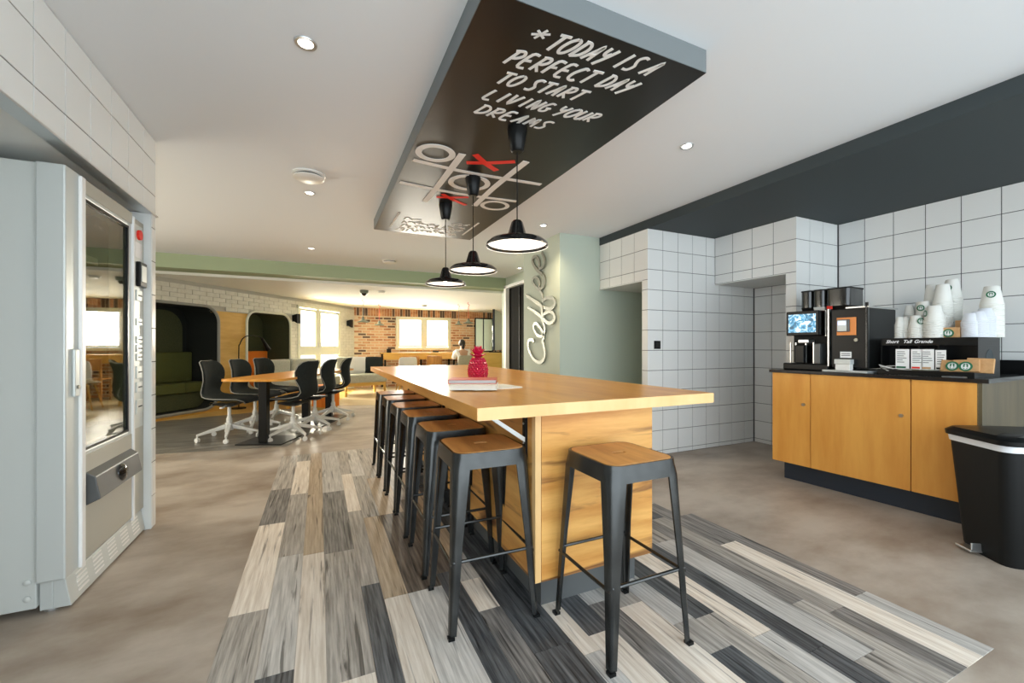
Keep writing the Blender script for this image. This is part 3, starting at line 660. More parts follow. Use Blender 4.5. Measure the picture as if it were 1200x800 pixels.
# books and pineapple ---------------------------------------------------------
def book(x, y, z, w_, d, h, rz, cover, lab, spine='bookpage'):
    t = thing('book', lab, 'book', (x, y, z), rz, 'books piled on the tall table')
    part('cover', MB().box(-w_/2, w_/2, -d/2, d/2, 0, .0025).box(-w_/2, w_/2, -d/2, d/2, h-.0025, h).box(-w_/2, -w_/2+.003, -d/2, d/2, 0, h), M[cover], t)
    part('pages', MB().box(-w_/2+.003, w_/2-.005, -d/2+.004, d/2-.004, .0025, h-.0025), M[spine], t)
book(.795, 1.995, TZ, .27, .20, .006, .12, 'bookwhite', 'thin white magazine lying lowest under the books', 'plinth')
book(.69, 1.93, TZ+.006, .225, .165, .024, -.45, 'bookwhite', 'thick cream book in the middle of the pile')
book(.705, 1.99, TZ+.030, .235, .16, .020, -.42, 'bookred', 'red covered book with white page edges on top of the pile', 'bookgrey')
pa = thing('glass_pineapple', 'raspberry pink pineapple ornament standing behind the books', 'ornament', (.915, 2.50, TZ))
prof = [(.0, 0), (.038, 0), (.047, .008), (.0525, .03), (.053, .05), (.048, .078), (.038, .100), (.024, .112), (.014, .116), (0, .117)]
pa.scale = (1.12, 1.12, 1.24)
def pr_r(z):
    for i in range(len(prof)-1):
        if prof[i][1] <= z <= prof[i+1][1] and prof[i+1][1] > prof[i][1]: return prof[i][0] + (prof[i+1][0]-prof[i][0])*(z-prof[i][1])/(prof[i+1][1]-prof[i][1])
    return prof[-2][0]
part('body', MB().lathe([(r*.96, z) for r, z in prof], 32), M['pink'], pa, smooth=True)
knob = MB()
for r in range(10):
    z = .008 + r*.0108; rr = pr_r(z)
    for k in range(16):
        a = 2*PI*(k + .5*(r % 2))/16; cx_, cy_ = rr*math.cos(a), rr*math.sin(a); tx, ty = -math.sin(a), math.cos(a); q = PI*rr/16*1.05
        knob.add([(cx_-tx*q, cy_-ty*q, z), (cx_, cy_, z+.0105), (cx_+tx*q, cy_+ty*q, z), (cx_, cy_, z-.0105), (cx_+math.cos(a)*.0075, cy_+math.sin(a)*.0075, z+.002)], [(0,1,4),(1,2,4),(2,3,4),(3,0,4),(0,3,2,1)])
part('studs', knob, M['pink'], pa)['kind'] = 'stuff'
for r, (n_, ln, tilt) in enumerate(((8, .045, 1.05), (8, .05, .65), (5, .05, .25))):
    for k in range(n_):
        a = 2*PI*(k + .5*r)/n_; d = Vector((math.cos(a)*math.sin(tilt), math.sin(a)*math.sin(tilt), math.cos(tilt))); sd = Vector((-math.sin(a), math.cos(a), 0)); b0 = Vector((math.cos(a)*.010, math.sin(a)*.010, .114 + r*.008))
        q = [b0 - sd*.006, b0 + sd*.006, b0 + d*ln*.55 + sd*.014, b0 + d*ln + Vector((0, 0, -.004)), b0 + d*ln*.55 - sd*.014]
        nrm = sd.cross(d).normalized()*.0015
        part('leaf', MB().add([v + nrm for v in q] + [v - nrm for v in q], [(0,1,2,3,4), (9,8,7,6,5)] + [(i, (i+1) % 5, 5+(i+1) % 5, 5+i) for i in range(5)]), M['pink'], pa)

# metal lettering on the pillar ------------------------------------------------
cf = thing('metal_lettering', 'polished metal script lettering reading Coffee upright on the sage pillar', 'sign', tuple(Xp(634, 360, 2.4)))
TC = Matrix.Translation(-Xp(634, 360, 2.4))
def cpx(pts): return [Xp(610 + a/5.72, 290 + b_/5.714, 2.385) for a, b_ in pts]
LET = [('letter', [(92,632),(84,618),(62,620),(54,640),(58,680),(78,728),(105,758),(135,768),(158,750),(167,715),(160,660),(150,620)], 1.1),
 ('letter', [(150,620),(160,600),(150,560),(130,530),(110,508),(94,515),(92,540),(108,575),(130,592),(150,590),(165,565),(165,530),(152,490)], 1),
 ('letter', [(152,490),(140,455),(100,428),(55,402)], .8), ('letter', [(95,425),(150,470),(185,502),(215,502),(233,475),(225,442),(200,430),(170,440),(150,460)], 1.1),
 ('letter', [(150,465),(148,400),(120,370),(80,345),(42,320)], 1.2), ('letter', [(80,345),(140,390),(185,408),(215,405),(234,375),(225,345),(200,335),(170,340),(152,360)], 1.1),
 ('letter', [(152,360),(150,320),(135,290),(105,262),(86,230),(92,203),(110,200),(128,220),(130,250),(128,275)], 1), ('letter', [(128,275),(150,270),(165,240),(165,205),(150,178)], .9),
 ('letter', [(150,178),(120,155),(98,125),(84,90),(92,64),(110,62),(126,85),(130,110),(128,140)], 1.1), ('letter', [(128,140),(150,135),(165,105),(165,75),(155,48),(148,30)], .9)]
for nm, pts, wd in LET: part(nm, MB(TC).ribbon(catmull(cpx(pts), 6), .036*wd, (-1, 0, 0), .010 + .0012*(len(cf.children) % 5)), M['chrome'], cf)

# wall switch on the tiles, exit sign
p = Yp(770, 404, 3.17); t = thing('wall_socket', 'black square wall socket on the white tiled wall', 'socket', p)
part('plate', MB().box(-.04, .04, -.008, .0, -.04, .04), M['black'], t, bevel=.003); part('insert', MB().box(-.025, .025, -.011, -.008, -.025, .025), M['blackgloss'], t)
p = Xp(612, 315, 3.05); t = thing('exit_sign', 'small green emergency exit sign hanging beside the pillar', 'sign', (3.02, 5.4, 2.08))
part('panel', MB().box(-.01, .01, -.15, .15, -.07, .07), M['exit'], t); part('hanger', MB().box(-.005, .005, -.1, .1, .07, .25), M['whitepl'], t)

# ================================================================== VENDING MACHINE
VX = -.935
vm = thing('vending_machine', 'tall light grey glass fronted vending machine in the tiled niche', 'vending machine', (-1.4, 2.75, 0))
VM = Matrix.Translation((1.4, -2.75, 0))
VY0, VY1, VT = 2.30, 3.145, 1.82
part('body', MB(VM).box(-1.79, -1.765, VY0+.02, VY1-.02, .03, VT).box(-1.765, -1.03, VY0+.02, VY0+.045, .03, VT).box(-1.765, -1.03, VY1-.045, VY1-.02, .03, VT).box(-1.765, -1.03, VY0+.045, VY1-.045, VT-.03, VT).box(-1.765, -1.03, VY0+.045, VY1-.045, .03, .30), M['silver2'], vm, bevel=.004)
GY0, GY1, GZ0, GZ1 = 2.437, 2.935, .62, 1.735
part('door', MB(VM).box(-1.025, VX, VY0, GY0, .135, VT).box(-1.025, VX-.006, GY0, GY1, .135, GZ0).box(-1.025, VX-.006, GY0, GY1, GZ1, VT).box(-1.025, VX-.006, GY1, 2.985, .135, VT), M['silver'], vm, bevel=.006, label='silver grey door around the glass')
part('door_trim', MB(VM).box(VX, VX+.014, 2.395, 2.43, .135, VT-.01), M['enamel'], vm, bevel=.004, label='white vertical trim')
part('door_trim', MB(VM).box(VX-.01, VX+.006, 2.972, 2.990, .12, VT-.02), M['enamel'], vm, bevel=.003, label='white vertical trim')
part('lower_panel', MB(VM).box(VX-.006, VX-.002, 2.435, 2.968, .14, .60), M['greige'], vm)
part('header', MB(VM).box(VX-.006, VX-.001, 2.435, 2.968, 1.755, VT-.005), M['greige'], vm)
part('glass', MB(VM).box(VX-.022, VX-.014, GY0, GY1, GZ0, GZ1), M['vglass'], vm, label='dark reflecting glass')
g = MB(VM); 
for a, b_, c, d in ((GY0-.001, GY0+.012, GZ0, GZ1), (GY1-.012, GY1+.001, GZ0, GZ1), (GY0, GY1, GZ0, GZ0+.012), (GY0, GY1, GZ1-.012, GZ1)): g.box(VX-.014, VX-.004, a, b_, c, d)
part('glass_seal', g, M['black'], vm)
part('cabinet_lining', MB(VM).box(-1.70, -1.69, GY0-.05, GY1+.03, .55, 1.78).box(-1.70, -1.03, GY0-.06, GY0-.05, .55, 1.78).box(-1.70, -1.03, GY1+.03, GY1+.04, .55, 1.78), M['blackmatt'], vm)
for k in range(5):
    z = .68 + k*.21
    sh = part('shelf', MB(VM).box(-1.66, -1.08, GY0-.03, GY1+.01, z, z+.012), M['plinth'], vm)
    part('price_rail', MB(VM).box(-1.08, -1.07, GY0-.03, GY1+.01, z-.01, z+.025), M['enamel'], sh)
for k in range(4):
    for j in range(6):
        z = .692 + k*.21; y = GY0 + .02 + j*.085
        t = thing('snack_packet', 'small snack packet standing on a shelf inside the vending machine', 'snack', (-1.13, y, z), 0, 'snack packets in the vending machine')
        part('packet', MB().taper((0, 0, 0), .03, .055, (0, 0, .10), .006, .06), M[random.choice(['kraft', 'red', 'green', 'orange', 'podorange', 'bookwhite'])], t, bevel=.003)
# handle, flap
part('door_handle', MB(VM).box(VX+.0, VX+.012, 2.345, 2.385, .87, 1.07), M['silver'], vm, bevel=.005)
part('lock', MB(VM).tube([(VX+.012, 2.365, .91), (VX+.018, 2.365, .91)], .008, 12), M['chrome'], vm)
fp = part('delivery_flap', MB(VM).prism([(VX-.004, .525), (VX+.030, .50), (VX+.048, .40), (VX-.004, .375)], 2.47, 2.955, 'y'), M['plinth'], vm, bevel=.004, label='dark grey delivery flap')
part('flap_boss', MB(VM).lathe([(0, .02), (.03, .016), (.044, .004), (.046, 0)], 20), M['blackgloss'], fp, smooth=True).matrix_local = Matrix.Translation((1.4+VX+.038, 2.72-2.75, .45)) @ Matrix.Rotation(PI/2, 4, 'Y')
fp.children[0].data.transform(VM.inverted())
# payment column
part('payment_column', MB(VM).box(-1.025, VX-.004, 2.992, VY1, .135, VT-.02), M['greige'], vm, bevel=.003)
part('column_panel', MB(VM).box(VX-.004, VX, 3.0, 3.12, .62, 1.77), M['silver'], vm, bevel=.002)
part('red_button', MB(VM).tube([(VX, 3.055, 1.715), (VX+.012, 3.055, 1.715)], .028, 20), M['red'], vm, label='round red button')
part('notice', MB(VM).box(VX, VX+.001, 3.01, 3.10, 1.585, 1.67), M['white'], vm)
kp = part('keypad', MB(VM).box(VX, VX+.022, 3.015, 3.115, 1.42, 1.56), M['black'], vm, bevel=.005)
part('keypad_screen', MB(VM).box(VX+.022, VX+.024, 3.03, 3.10, 1.45, 1.54), M['silver'], kp)
for z0, z1 in ((1.34, 1.40), (1.20, 1.24), (1.10, 1.14), (1.05, 1.09), (1.00, 1.04), (.90, .97), (.82, .88), (.70, .78)):
    q = part('slot_plate', MB(VM).box(VX, VX+.006, 3.015, 3.105, z0, z1), M['silver'], vm, bevel=.002)
    part('slot', MB(VM).box(VX+.006, VX+.0065, 3.035, 3.09, (z0+z1)/2-.004, (z0+z1)/2+.004), M['blackmatt'], q)
# base with grilles
bs = part('base', MB(VM).prism([(VX-.05, .13), (VX-.012, .125), (VX+.006, .012), (VX-.05, .012)], VY0+.03, VY1-.01, 'y').box(-1.025, VX-.05, VY0+.03, VY0+.05, .012, .13), M['silver'], vm, bevel=.003)
for k in range(5):
    for j in range(5):
        y = VY0 + .10 + k*.145; z = .036 + j*.018
        part('grille_slot', MB(VM).box(VX-.012, VX+.006 - (z-.012)*.16 + .0015, y, y+.085, z, z+.007), M['enamel'], bs)
for y in (VY0+.06, VY1-.06): part('foot', MB(VM).lathe([(0, 0), (.022, 0), (.022, .01), (.008, .014), (.008, .035), (0, .035)], 16, (-1.0, y, 0)), M['steel'], vm)
for z in (.075, .14): part('rivet', MB(VM).lathe([(0, 0), (.012, 0), (.012, .005), (.004, .009), (0, .009)], 14), M['silver2'], vm, smooth=True).matrix_local = Matrix.Translation((1.4-1.055, VY0+.02-2.75, z)) @ Matrix.Rotation(PI/2, 4, 'X')
for c in vm.children:
    if c.name.startswith('rivet'): c.data.transform(VM.inverted())

# ================================================================== COFFEE COUNTER
CA, CB = Vector((3.405, 2.24, 0)), Vector((3.475, 1.055, 0)); cu = (CB-CA).normalized(); cl = (CB-CA).length
# local frame: x along the front to the right end, y into the depth
cn = Vector((-cu.y, cu.x, 0))
if cn.x < 0: cn = -cn
CR = Matrix(((cu.x, cn.x, 0, 0), (cu.y, cn.y, 0, 0), (0, 0, 1, 0), (0, 0, 0, 1)))
def cth(name, lab, cat, x, y, z, group=None):
    t = thing(name, lab, cat, (0, 0, 0), 0, group); t.matrix_world = Matrix.Translation(CA) @ CR @ Matrix.Translation((x, y, z)); return t
cc = thing('coffee_counter', 'long orange beech counter cabinet with black worktop along the tiled wall', 'cabinet', CA)
CW = CR
part('carcass', MB(CW).box(0, cl-.02, .02, .98, .15, .868), M['beech'], cc)
for i, (a, b_) in enumerate(((0, .285), (.288, .872), (.875, cl-.012))):
    d = part('door', MB(CW).box(a+.0015, b_-.0015, 0, .02, .15, .868), M['beech'], cc, bevel=.001)
    if i < 2: part('knob', MB(CW).tube([(b_-.045, 0, .63), (b_-.045, -.014, .63)], .011, 14), M['steel'], d, smooth=True)
part('end_panel', MB(CW).box(cl-.02, cl, .0, .98, .15, .868), M['beechshade'], cc, label='end panel with its shade painted in olive brown')
part('plinth', MB(CW).box(.05, cl-.03, .085, .95, 0, .15), M['slate'], cc, label='dark blue black plinth')
part('worktop', MB(CW).box(-.02, cl+.03, -.012, 1.02, .868, .893), M['worktop'], cc, bevel=.002)
part('upstand', MB(CW).box(.9, cl+.03, .97, .99, .893, .985), M['black'], cc)
WT = .893
def ly(px, x=3.52):      # distance along the counter front for an image column, on a plane parallel to it
    v = Xp(px, 406, x) - CA; return v.x*cu.x + v.y*cu.y
# --- brewer with screen
m1 = cth('coffee_machine', 'black bean to cup coffee machine with bright video screen', 'coffee machine', .05, .06, WT)
W1 = .30
part('drip_base', MB().box(0, W1+.03, 0, .45, 0, .055), M['black'], m1, bevel=.01)
part('body', MB().box(.02, W1, .12, .45, .055, .47), M['blackmatt'], m1, bevel=.006)
sc = part('screen_housing', MB().box(.015, W1-.045, .02, .12, .275, .47), M['black'], m1, bevel=.006)
sm = mat('screen_picture', (.02, .10, .18), .3); nt = sm.node_tree; b = nt.nodes['Principled BSDF']
nz = nt.nodes.new('ShaderNodeTexNoise'); nz.inputs['Scale'].default_value = 26; nz.inputs['Detail'].default_value = 3; nz.inputs['Distortion'].default_value = 1.5
cr = nt.nodes.new('ShaderNodeValToRGB'); e = cr.color_ramp.elements; e[0].position = .38; e[0].color = (.0, .02, .04, 1); e[1].position = .62; e[1].color = (.85, .95, 1, 1); q = e.new(.5); q.color = (.05, .35, .6, 1)
tc = nt.nodes.new('ShaderNodeTexCoord'); nt.links.new(tc.outputs['Object'], nz.inputs[0]); nt.links.new(nz.outputs[0], cr.inputs[0]); nt.links.new(cr.outputs[0], b.inputs['Emission Color']); b.inputs['Emission Strength'].default_value = .55
part('screen', MB().box(.035, W1-.065, .017, .02, .30, .445), sm, sc, label='lit blue and white picture')
part('side_post', MB().box(W1-.03, W1-.022, .08, .12, .27, .47), M['steel'], m1)
part('spout', MB().box(.10, .18, .03, .12, .215, .245), M['steel'], m1, bevel=.006)
for x in (.03, .07, .145, .20): part('milk_rail', MB().box(x, x+.007, .05, .06, .055, .22), M['steel'], m1)
part('cup_tray', MB().box(.08, .15, .02, .12, .055, .20), M['black'], m1, bevel=.006); part('milk_unit', MB().box(.22, .265, .02, .12, .055, .21), M['plinth'], m1, bevel=.004)
# hoppers on top
for i, (x, w_, lab) in enumerate(((.05, .085, 'narrow black'), (.14, .09, 'smoked'), (.235, .16, 'largest smoked'))):
    h = cth('bean_hopper', lab + ' bean hopper on top of the coffee machines', 'hopper', .05+x, .22, WT+.47, 'bean hoppers')
    part('collar', MB().taper((w_/2, .12, 0), w_*.8, .2, (w_/2, .12, .035), w_*.9, .22), M['whitepl' if i == 1 else 'black'], h)
    part('container', MB().prism(rrect(w_, .24, .03, 5, w_/2, .12), .035, .165, 'z'), M['blackgloss'], h, smooth=True)
    part('lid', MB().prism(rrect(w_+.006, .246, .03, 5, w_/2, .12), .165, .175, 'z'), M['blackmatt'], h, smooth=True)
part('warning_label', MB().box(.01, .05, -.001, 0, .01, .035), M['red'], [o for o in bpy.data.objects if o.name == 'bean_hopper.002'][0])
# --- payment cabinet
x2 = .37
m2 = cth('coffee_machine', 'tall black coffee dispenser cabinet with orange framed card reader', 'coffee machine', x2, .06, WT)
part('cabinet', MB().box(.02, .245, .03, .46, .03, .465), M['black'], m2, bevel=.003)
dr = part('door', MB().box(.03, .24, .005, .03, .04, .46), M['black'], m2, bevel=.002)
for x in (.005, .24): part('edge_post', MB().box(x, x+.008, 0, .03, .04, .47), M['steel'], m2)
part('foot_tray', MB().box(-.02, .26, -.03, .4, 0, .014), M['silver'], m2, bevel=.003)
part('top_rail', MB().box(.12, .26, .0, .02, .465, .475).box(.25, .258, .0, .46, .465, .475), M['steel'], m2)
part('top_post', MB().box(.238, .252, .0, .014, .04, .50), M['black'], m2)
bz = part('bezel', MB().box(.065, .185, -.004, .005, .27, .40), M['orange'], dr, bevel=.002, label='orange bezel')
rd = part('card_reader', MB().box(.072, .150, -.020, -.004, .295, .385), M['plinth'], bz if False else dr, bevel=.004)
part('reader_face', MB().box(.077, .135, -.022, -.020, .30, .38), M['silver'], dr, bevel=.001)
part('reader_display', MB().box(.082, .13, -.0235, -.022, .345, .372), mat('lcd_display', (.45, .50, .85), .3, emit=.6), dr)
part('lock', MB().tube([(.185, .005, .235), (.185, -.006, .235)], .012, 16), M['chrome'], dr)
part('notice', MB().box(.085, .155, .003, .005, .105, .15), M['white'], dr)
for k in range(2): part('notice_text', MB().box(.092, .148, .002, .003, .12+.013*k, .124+.013*k), M['blackmatt'], dr)
cbx = part('change_box', MB().box(.075, .165, -.045, .005, .014, .075), M['whitepl'], m2, bevel=.002); part('box_top', MB().box(.07, .17, -.05, .005, .06, .095), M['silver'], m2, bevel=.002)

# --- organiser
x3, OD = .66, .40
x3e = cl - .055
og = cth('cup_organiser', 'long black cup organiser with open front compartments and logo end', 'organiser', x3, .16, WT)
OL = x3e - x3; OH = .245
part('top_board', MB().box(0, OL, 0, OD, OH-.05, OH), M['black'], og, bevel=.001)
part('end_board', MB().box(OL-.008, OL, 0, OD, 0, OH-.05), M['black'], og)
for x in (0, OL*.20, OL*.42, OL*.62): part('divider', MB().box(x, x+.006, 0, OD, .02, OH-.05), M['black'], og)
part('back_board', MB().box(0, OL, .12, .13, 0, OH-.05), M['black'], og)
part('tray', MB().box(-.0, OL, -.06, .12, 0, .03), M['black'], og, bevel=.002)
part('shelf_front', MB().box(0, OL*.62, .0, .006, .03, .045), M['black'], og)
dm = MB().box(OL, OL+.001, .1, .3, .03, .17); 
part('end_logo', MB().lathe([(0, 0), (.075, 0), (.075, .0015), (0, .0015)], 32), M['charcoal'], og, label='faint dark round emblem').matrix_local = Matrix.Translation((OL, OD/2, .095)) @ Matrix.Rotation(PI/2, 4, 'Y')
def font_text(txt, size, parent, loc, rot, m, name='lettering', label=None, shear=.35):
    cu_ = bpy.data.curves.new('text', 'FONT'); cu_.body = txt; cu_.size = size; cu_.extrude = .0003; cu_.shear = shear; cu_.align_x = 'CENTER'; cu_.offset = size*.02
    o = bpy.data.objects.new('tmp', cu_); C.objects.link(o); bpy.context.view_layer.update()
    me = bpy.data.meshes.new_from_object(o); bpy.data.objects.remove(o)
    p = link(name, me, None, parent, label=label); me.materials.clear(); me.materials.append(m); p.location = loc; p.rotation_euler = rot; return p
for tx, x in (('Short', OL*.13), ('Tall', OL*.30), ('Grande', OL*.47)): font_text(tx, .030, og, (x, -.001, OH-.034), (PI/2, 0, 0), M['white'], label='white script size name')
def card(x, w_, z, h, lab, strip):
    t = cth('menu_card', lab, 'card', x3 + x, .155, WT+z, 'cards in the organiser')
    part('sheet', MB().box(0, w_, 0, .002, 0, h), M['enamel'], t)
    part('colour_strip', MB().box(.004, w_*.75, -.001, 0, .006, .018), M[strip], t)
    for k in range(6): part('print_line', MB().box(.008, w_*random.uniform(.5, .9), -.0006, 0, h-.02-.014*k, h-.016-.014*k), M['grout'], t)
card(OL*.175, .072, .035, .135, 'white printed card with green strip, leftmost in the organiser', 'green')
card(OL*.345, .060, .035, .135, 'white printed card with red strip, middle of the organiser', 'red'); card(OL*.455, .062, .035, .135, 'white speckled card right of the red striped one', 'kraft')
card(OL*.60, .050, .035, .130, 'narrow patterned card beside the empty compartment', 'blackmatt')
def emblem(parent, mtx, r):
    o = part('emblem', MB().lathe([(0, .0), (r, 0), (r, .0012), (0, .0012)], 28), M['green'], parent, label='round green emblem with white figure'); o.matrix_local = mtx
    i = MB(); i.tube([(0, 0, .0016) if False else (r*.62*math.cos(a), r*.62*math.sin(a), .0014) for a in [k*2*PI/20 for k in range(20)]], r*.05, 4, closed=True)
    i.prism([(0, r*.55), (r*.12, r*.3), (-r*.12, r*.3)], .0012, .002); i.prism(rrect(r*.26, r*.34, r*.1, 4, 0, r*.08), .0012, .002)
    for s_ in (-1, 1): i.ribbon(catmull([(s_*r*.1, -r*.15, .0012), (s_*r*.35, -r*.3, .0012), (s_*r*.45, 0, .0012), (s_*r*.38, r*.3, .0012)], 4), r*.14, (0, 0, 1), .001)
    i.prism([(-r*.2, -r*.1), (r*.2, -r*.1), (r*.12, -r*.5), (-r*.12, -r*.5)], .0012, .002)
    q = part('emblem_figure', i, M['white'], parent); q.matrix_local = mtx
for k, (x, y, rz) in enumerate(((OL*.66, -.035, .12), (OL*.79, -.045, -.1), (OL*.90, -.03, .05))):
    t = cth('napkin_pack', ('kraft napkin pack with green emblem, left of three', 'kraft napkin pack with green emblem, middle of three', 'plain kraft pack at the right of three')[k], 'napkins', x3 + x, .16 + y, WT+.032, 'kraft packs leaning in the organiser')
    part('pack', MB().box(0, .115, 0, .02, 0, .075 if k < 2 else .09, Matrix.Rotation(rz*.5, 3, 'Y') @ Matrix.Rotation(-.25, 3, 'X')), M['kraft'], t, bevel=.003)
    if k < 2: emblem(t, Matrix.Translation((.058, -.002, .034)) @ Matrix.Rotation(PI/2 - .25, 4, 'X'), .030)
for k in range(7):
    t = cth('sugar_sachet', 'white paper sachet in the loose heap at the organiser left end', 'sachet', x3 + .03 + random.uniform(0, .10), .105 + random.uniform(0, .03), WT+.030 + .004*k, 'loose white sachets')
    part('sachet', MB().box(-.03, .03, -.008, .008, 0, .003, Matrix.Rotation(random.uniform(-.8, .8), 3, 'Z') @ Matrix.Rotation(random.uniform(-.35, .35), 3, 'Y')), M['whitepl'], t)
for k in range(8):
    t = cth('stir_stick', 'thin yellow green stirrer lying in the organiser tray', 'stirrer', x3 + OL*.34 + .018*k, .11 + .004*(k % 3), WT+.032 + .002*(k % 4), 'stirrers in the tray')
    part('stick', MB().box(-.05, .05, -.002, .002, 0, .002, Matrix.Rotation(random.uniform(-.3, .3), 3, 'Z')), M['podgreen' if k % 3 else 'whitepl'], t)
# --- paper cups: every cup a thing, stacks standing upside down on the organiser
def cup_mesh(rim, top, h, name='cup'): return MB().lathe([(rim, 0), (rim+.0025, .002), (rim+.0022, .007), (rim-.001, .009), (top, h-.003), (top-.003, h), (top-.004, h-.004), (0, h-.004)], 22).mesh(name, True)
cups = {}
GI = Matrix.Translation(CA) @ CR
def stack(px, top, base, dia, nm, lab, kind='paper', depth=.06, logo=None, tall=.105, step=.0125, cat='cup'):
    xw = 3.405 + .16 + depth
    P = Xp(px, base, xw); zt = (Xp(px, top, xw)).z; z0 = WT + OH; hgt = zt - z0
    loc = GI.inverted() @ Vector((P.x, P.y, 0)); 
    loc.y = .16 + depth
    n = max(1, int(round((hgt - tall)/step)) + 1)
    key = (dia, tall, kind)
    if key not in cups: cups[key] = cup_mesh(dia/2, dia*.33, tall)
    for k in range(n):
        last = k == n - 1
        t = cth(nm, (lab[0] if last else lab[1]), cat, loc.x, loc.y, z0 + k*step, lab[2] if not last else None)
        link('cup_body', cups[key], M[kind], t)
        if last and logo is not None:
            zz = tall*.55; rr = dia/2 + (dia*.33 - dia/2)*.55 + .0025
            a = -PI/2 + logo; emblem(t, Matrix.Translation((rr*math.cos(a), rr*math.sin(a), zz)) @ Matrix.Rotation(a + PI/2, 4, 'Z') @ Matrix.Rotation(PI/2, 4, 'X'), .021)
def L(d): return ('top cup of ' + d, 'white paper cup nested within ' + d, 'cups in ' + d)
ST = [
 (1051, 370, 393, .052, 'the short slim stack at the left front', .05, None, .06), (1058, 371, 393, .050, 'the short stack tucked second from the left', .07, None, .06),
 (1062.5, 357, 393, .060, 'the bulging stack behind the short left ones', .17, None, .07), (1070.5, 369, 393, .085, 'the low wide stack with emblem at the side', .05, .9, .09),
 (1074, 353, 393, .060, 'the thin stack behind the emblem stack', .22, None, .08), (1079, 352, 393, .088, 'the mid height stack with dark round emblem', .14, -.1, .10),
 (1091, 358, 393, .105, 'the wide front stack with stepped rims', .05, -.9, .11), (1088, 334, 393, .080, 'the tall stack at the back left', .24, None, .12),
 (1101, 332, 393, .098, 'the tall broad stack in the centre', .15, None, .13), (1112, 326, 393, .098, 'the tallest stack of all with emblem near its top', .24, -.2, .13)]
for px, top, base, dia, d, dep, lg, tl in ST: stack(px, top, base, dia, 'paper_cup', L(d), 'paper', dep, lg, tl)
stack(1158, 334, 393, .105, 'paper_cup', L('the tall right hand stack with green emblem'), 'paper', .20, .15, .12)
def LL(d): return ('top plastic cup of ' + d, 'white plastic cup nested within ' + d, 'plastic cups in ' + d)
for px, top, dia, d, dep in ((1133, 366, .085, 'the front left plastic stack beside the kraft box', .07), (1142, 364, .085, 'the second plastic stack from the kraft box', .09), (1150, 360, .09, 'the taller plastic stack before the right paper cups', .14)):
    stack(px, top, 393, dia, 'plastic_cup', LL(d), 'papercool', dep, None, .06, .010, 'cup')
t = cth('kraft_bag', 'kraft card sleeve box with green emblem standing between cups and lids', 'box', ly(1109, 3.62), .19, WT+OH)
part('box', MB().box(-.05, .05, 0, .06, 0, .065), M['kraft'], t, bevel=.002); emblem(t, Matrix.Translation((.0, -.001, .028)) @ Matrix.Rotation(PI/2, 4, 'X'), .026)
t = cth('kraft_bag', 'taller orange kraft sleeve packet behind the emblem box', 'box', ly(1121, 3.66), .26, WT+OH)
part('packet', MB().box(-.025, .025, 0, .05, 0, .11), M['kraft'], t, bevel=.002)
t = cth('sink_plate', 'small round steel drip plate let into the black worktop', 'plate', cl-.13, .055, WT)
part('disc', MB().lathe([(0, 0), (.05, 0), (.052, .003), (.045, .004), (0, .002)], 28), M['steel'], t, smooth=True); part('rim', MB().lathe([(.048, .002), (.052, .005), (.055, .001)], 28), M['steel'], t)

# ================================================================== WASTE BIN
bn = thing('waste_bin', 'dark grey pedal bin with white liner beside the counter end', 'bin', (3.275, .835, 0), math.radians(-33.7))
def rr3(w_, d, r, z, n=5, ox=0, oy=0): return [(x+ox, y+oy, z) for x, y in rrect(w_, d, r, n)]
loops = [rr3(.385, .255, .05, .0), rr3(.40, .27, .05, .03), rr3(.47, .335, .045, .585)]
k = len(loops[0]); vv = sum(loops, []); ff = [tuple(range(k))[::-1], tuple(2*k+i for i in range(k))]
for r in range(2): ff += [(r*k+i, r*k+(i+1) % k, (r+1)*k+(i+1) % k, (r+1)*k+i) for i in range(k)]
part('bucket', MB().add(vv, ff), M['blackmatt'], bn, smooth=True)
loops = [rr3(.478, .343, .047, .570), rr3(.485, .350, .047, .602), rr3(.47, .335, .047, .604)]
vv = sum(loops, []); ff = [tuple(2*k+i for i in range(k))]
for r in range(2): ff += [(r*k+i, r*k+(i+1) % k, (r+1)*k+(i+1) % k, (r+1)*k+i) for i in range(k)]
part('liner', MB().add(vv, ff), M['linerbag'], bn, smooth=True, label='white plastic bin liner')
loops = [rr3(.50, .365, .05, .602), rr3(.505, .37, .05, .625), rr3(.47, .335, .06, .645), rr3(.30, .19, .06, .650)]
vv = sum(loops, []); ff = [tuple(range(k))[::-1], tuple(3*k+i for i in range(k))]
for r in range(3): ff += [(r*k+i, r*k+(i+1) % k, (r+1)*k+(i+1) % k, (r+1)*k+i) for i in range(k)]
part('lid', MB().add(vv, ff), M['black'], bn, smooth=True)
part('pedal', MB().box(-.25, -.19, -.0, .09, .012, .024).box(-.245, -.19, .0, .008, .024, .06), M['steel'], bn, bevel=.003)

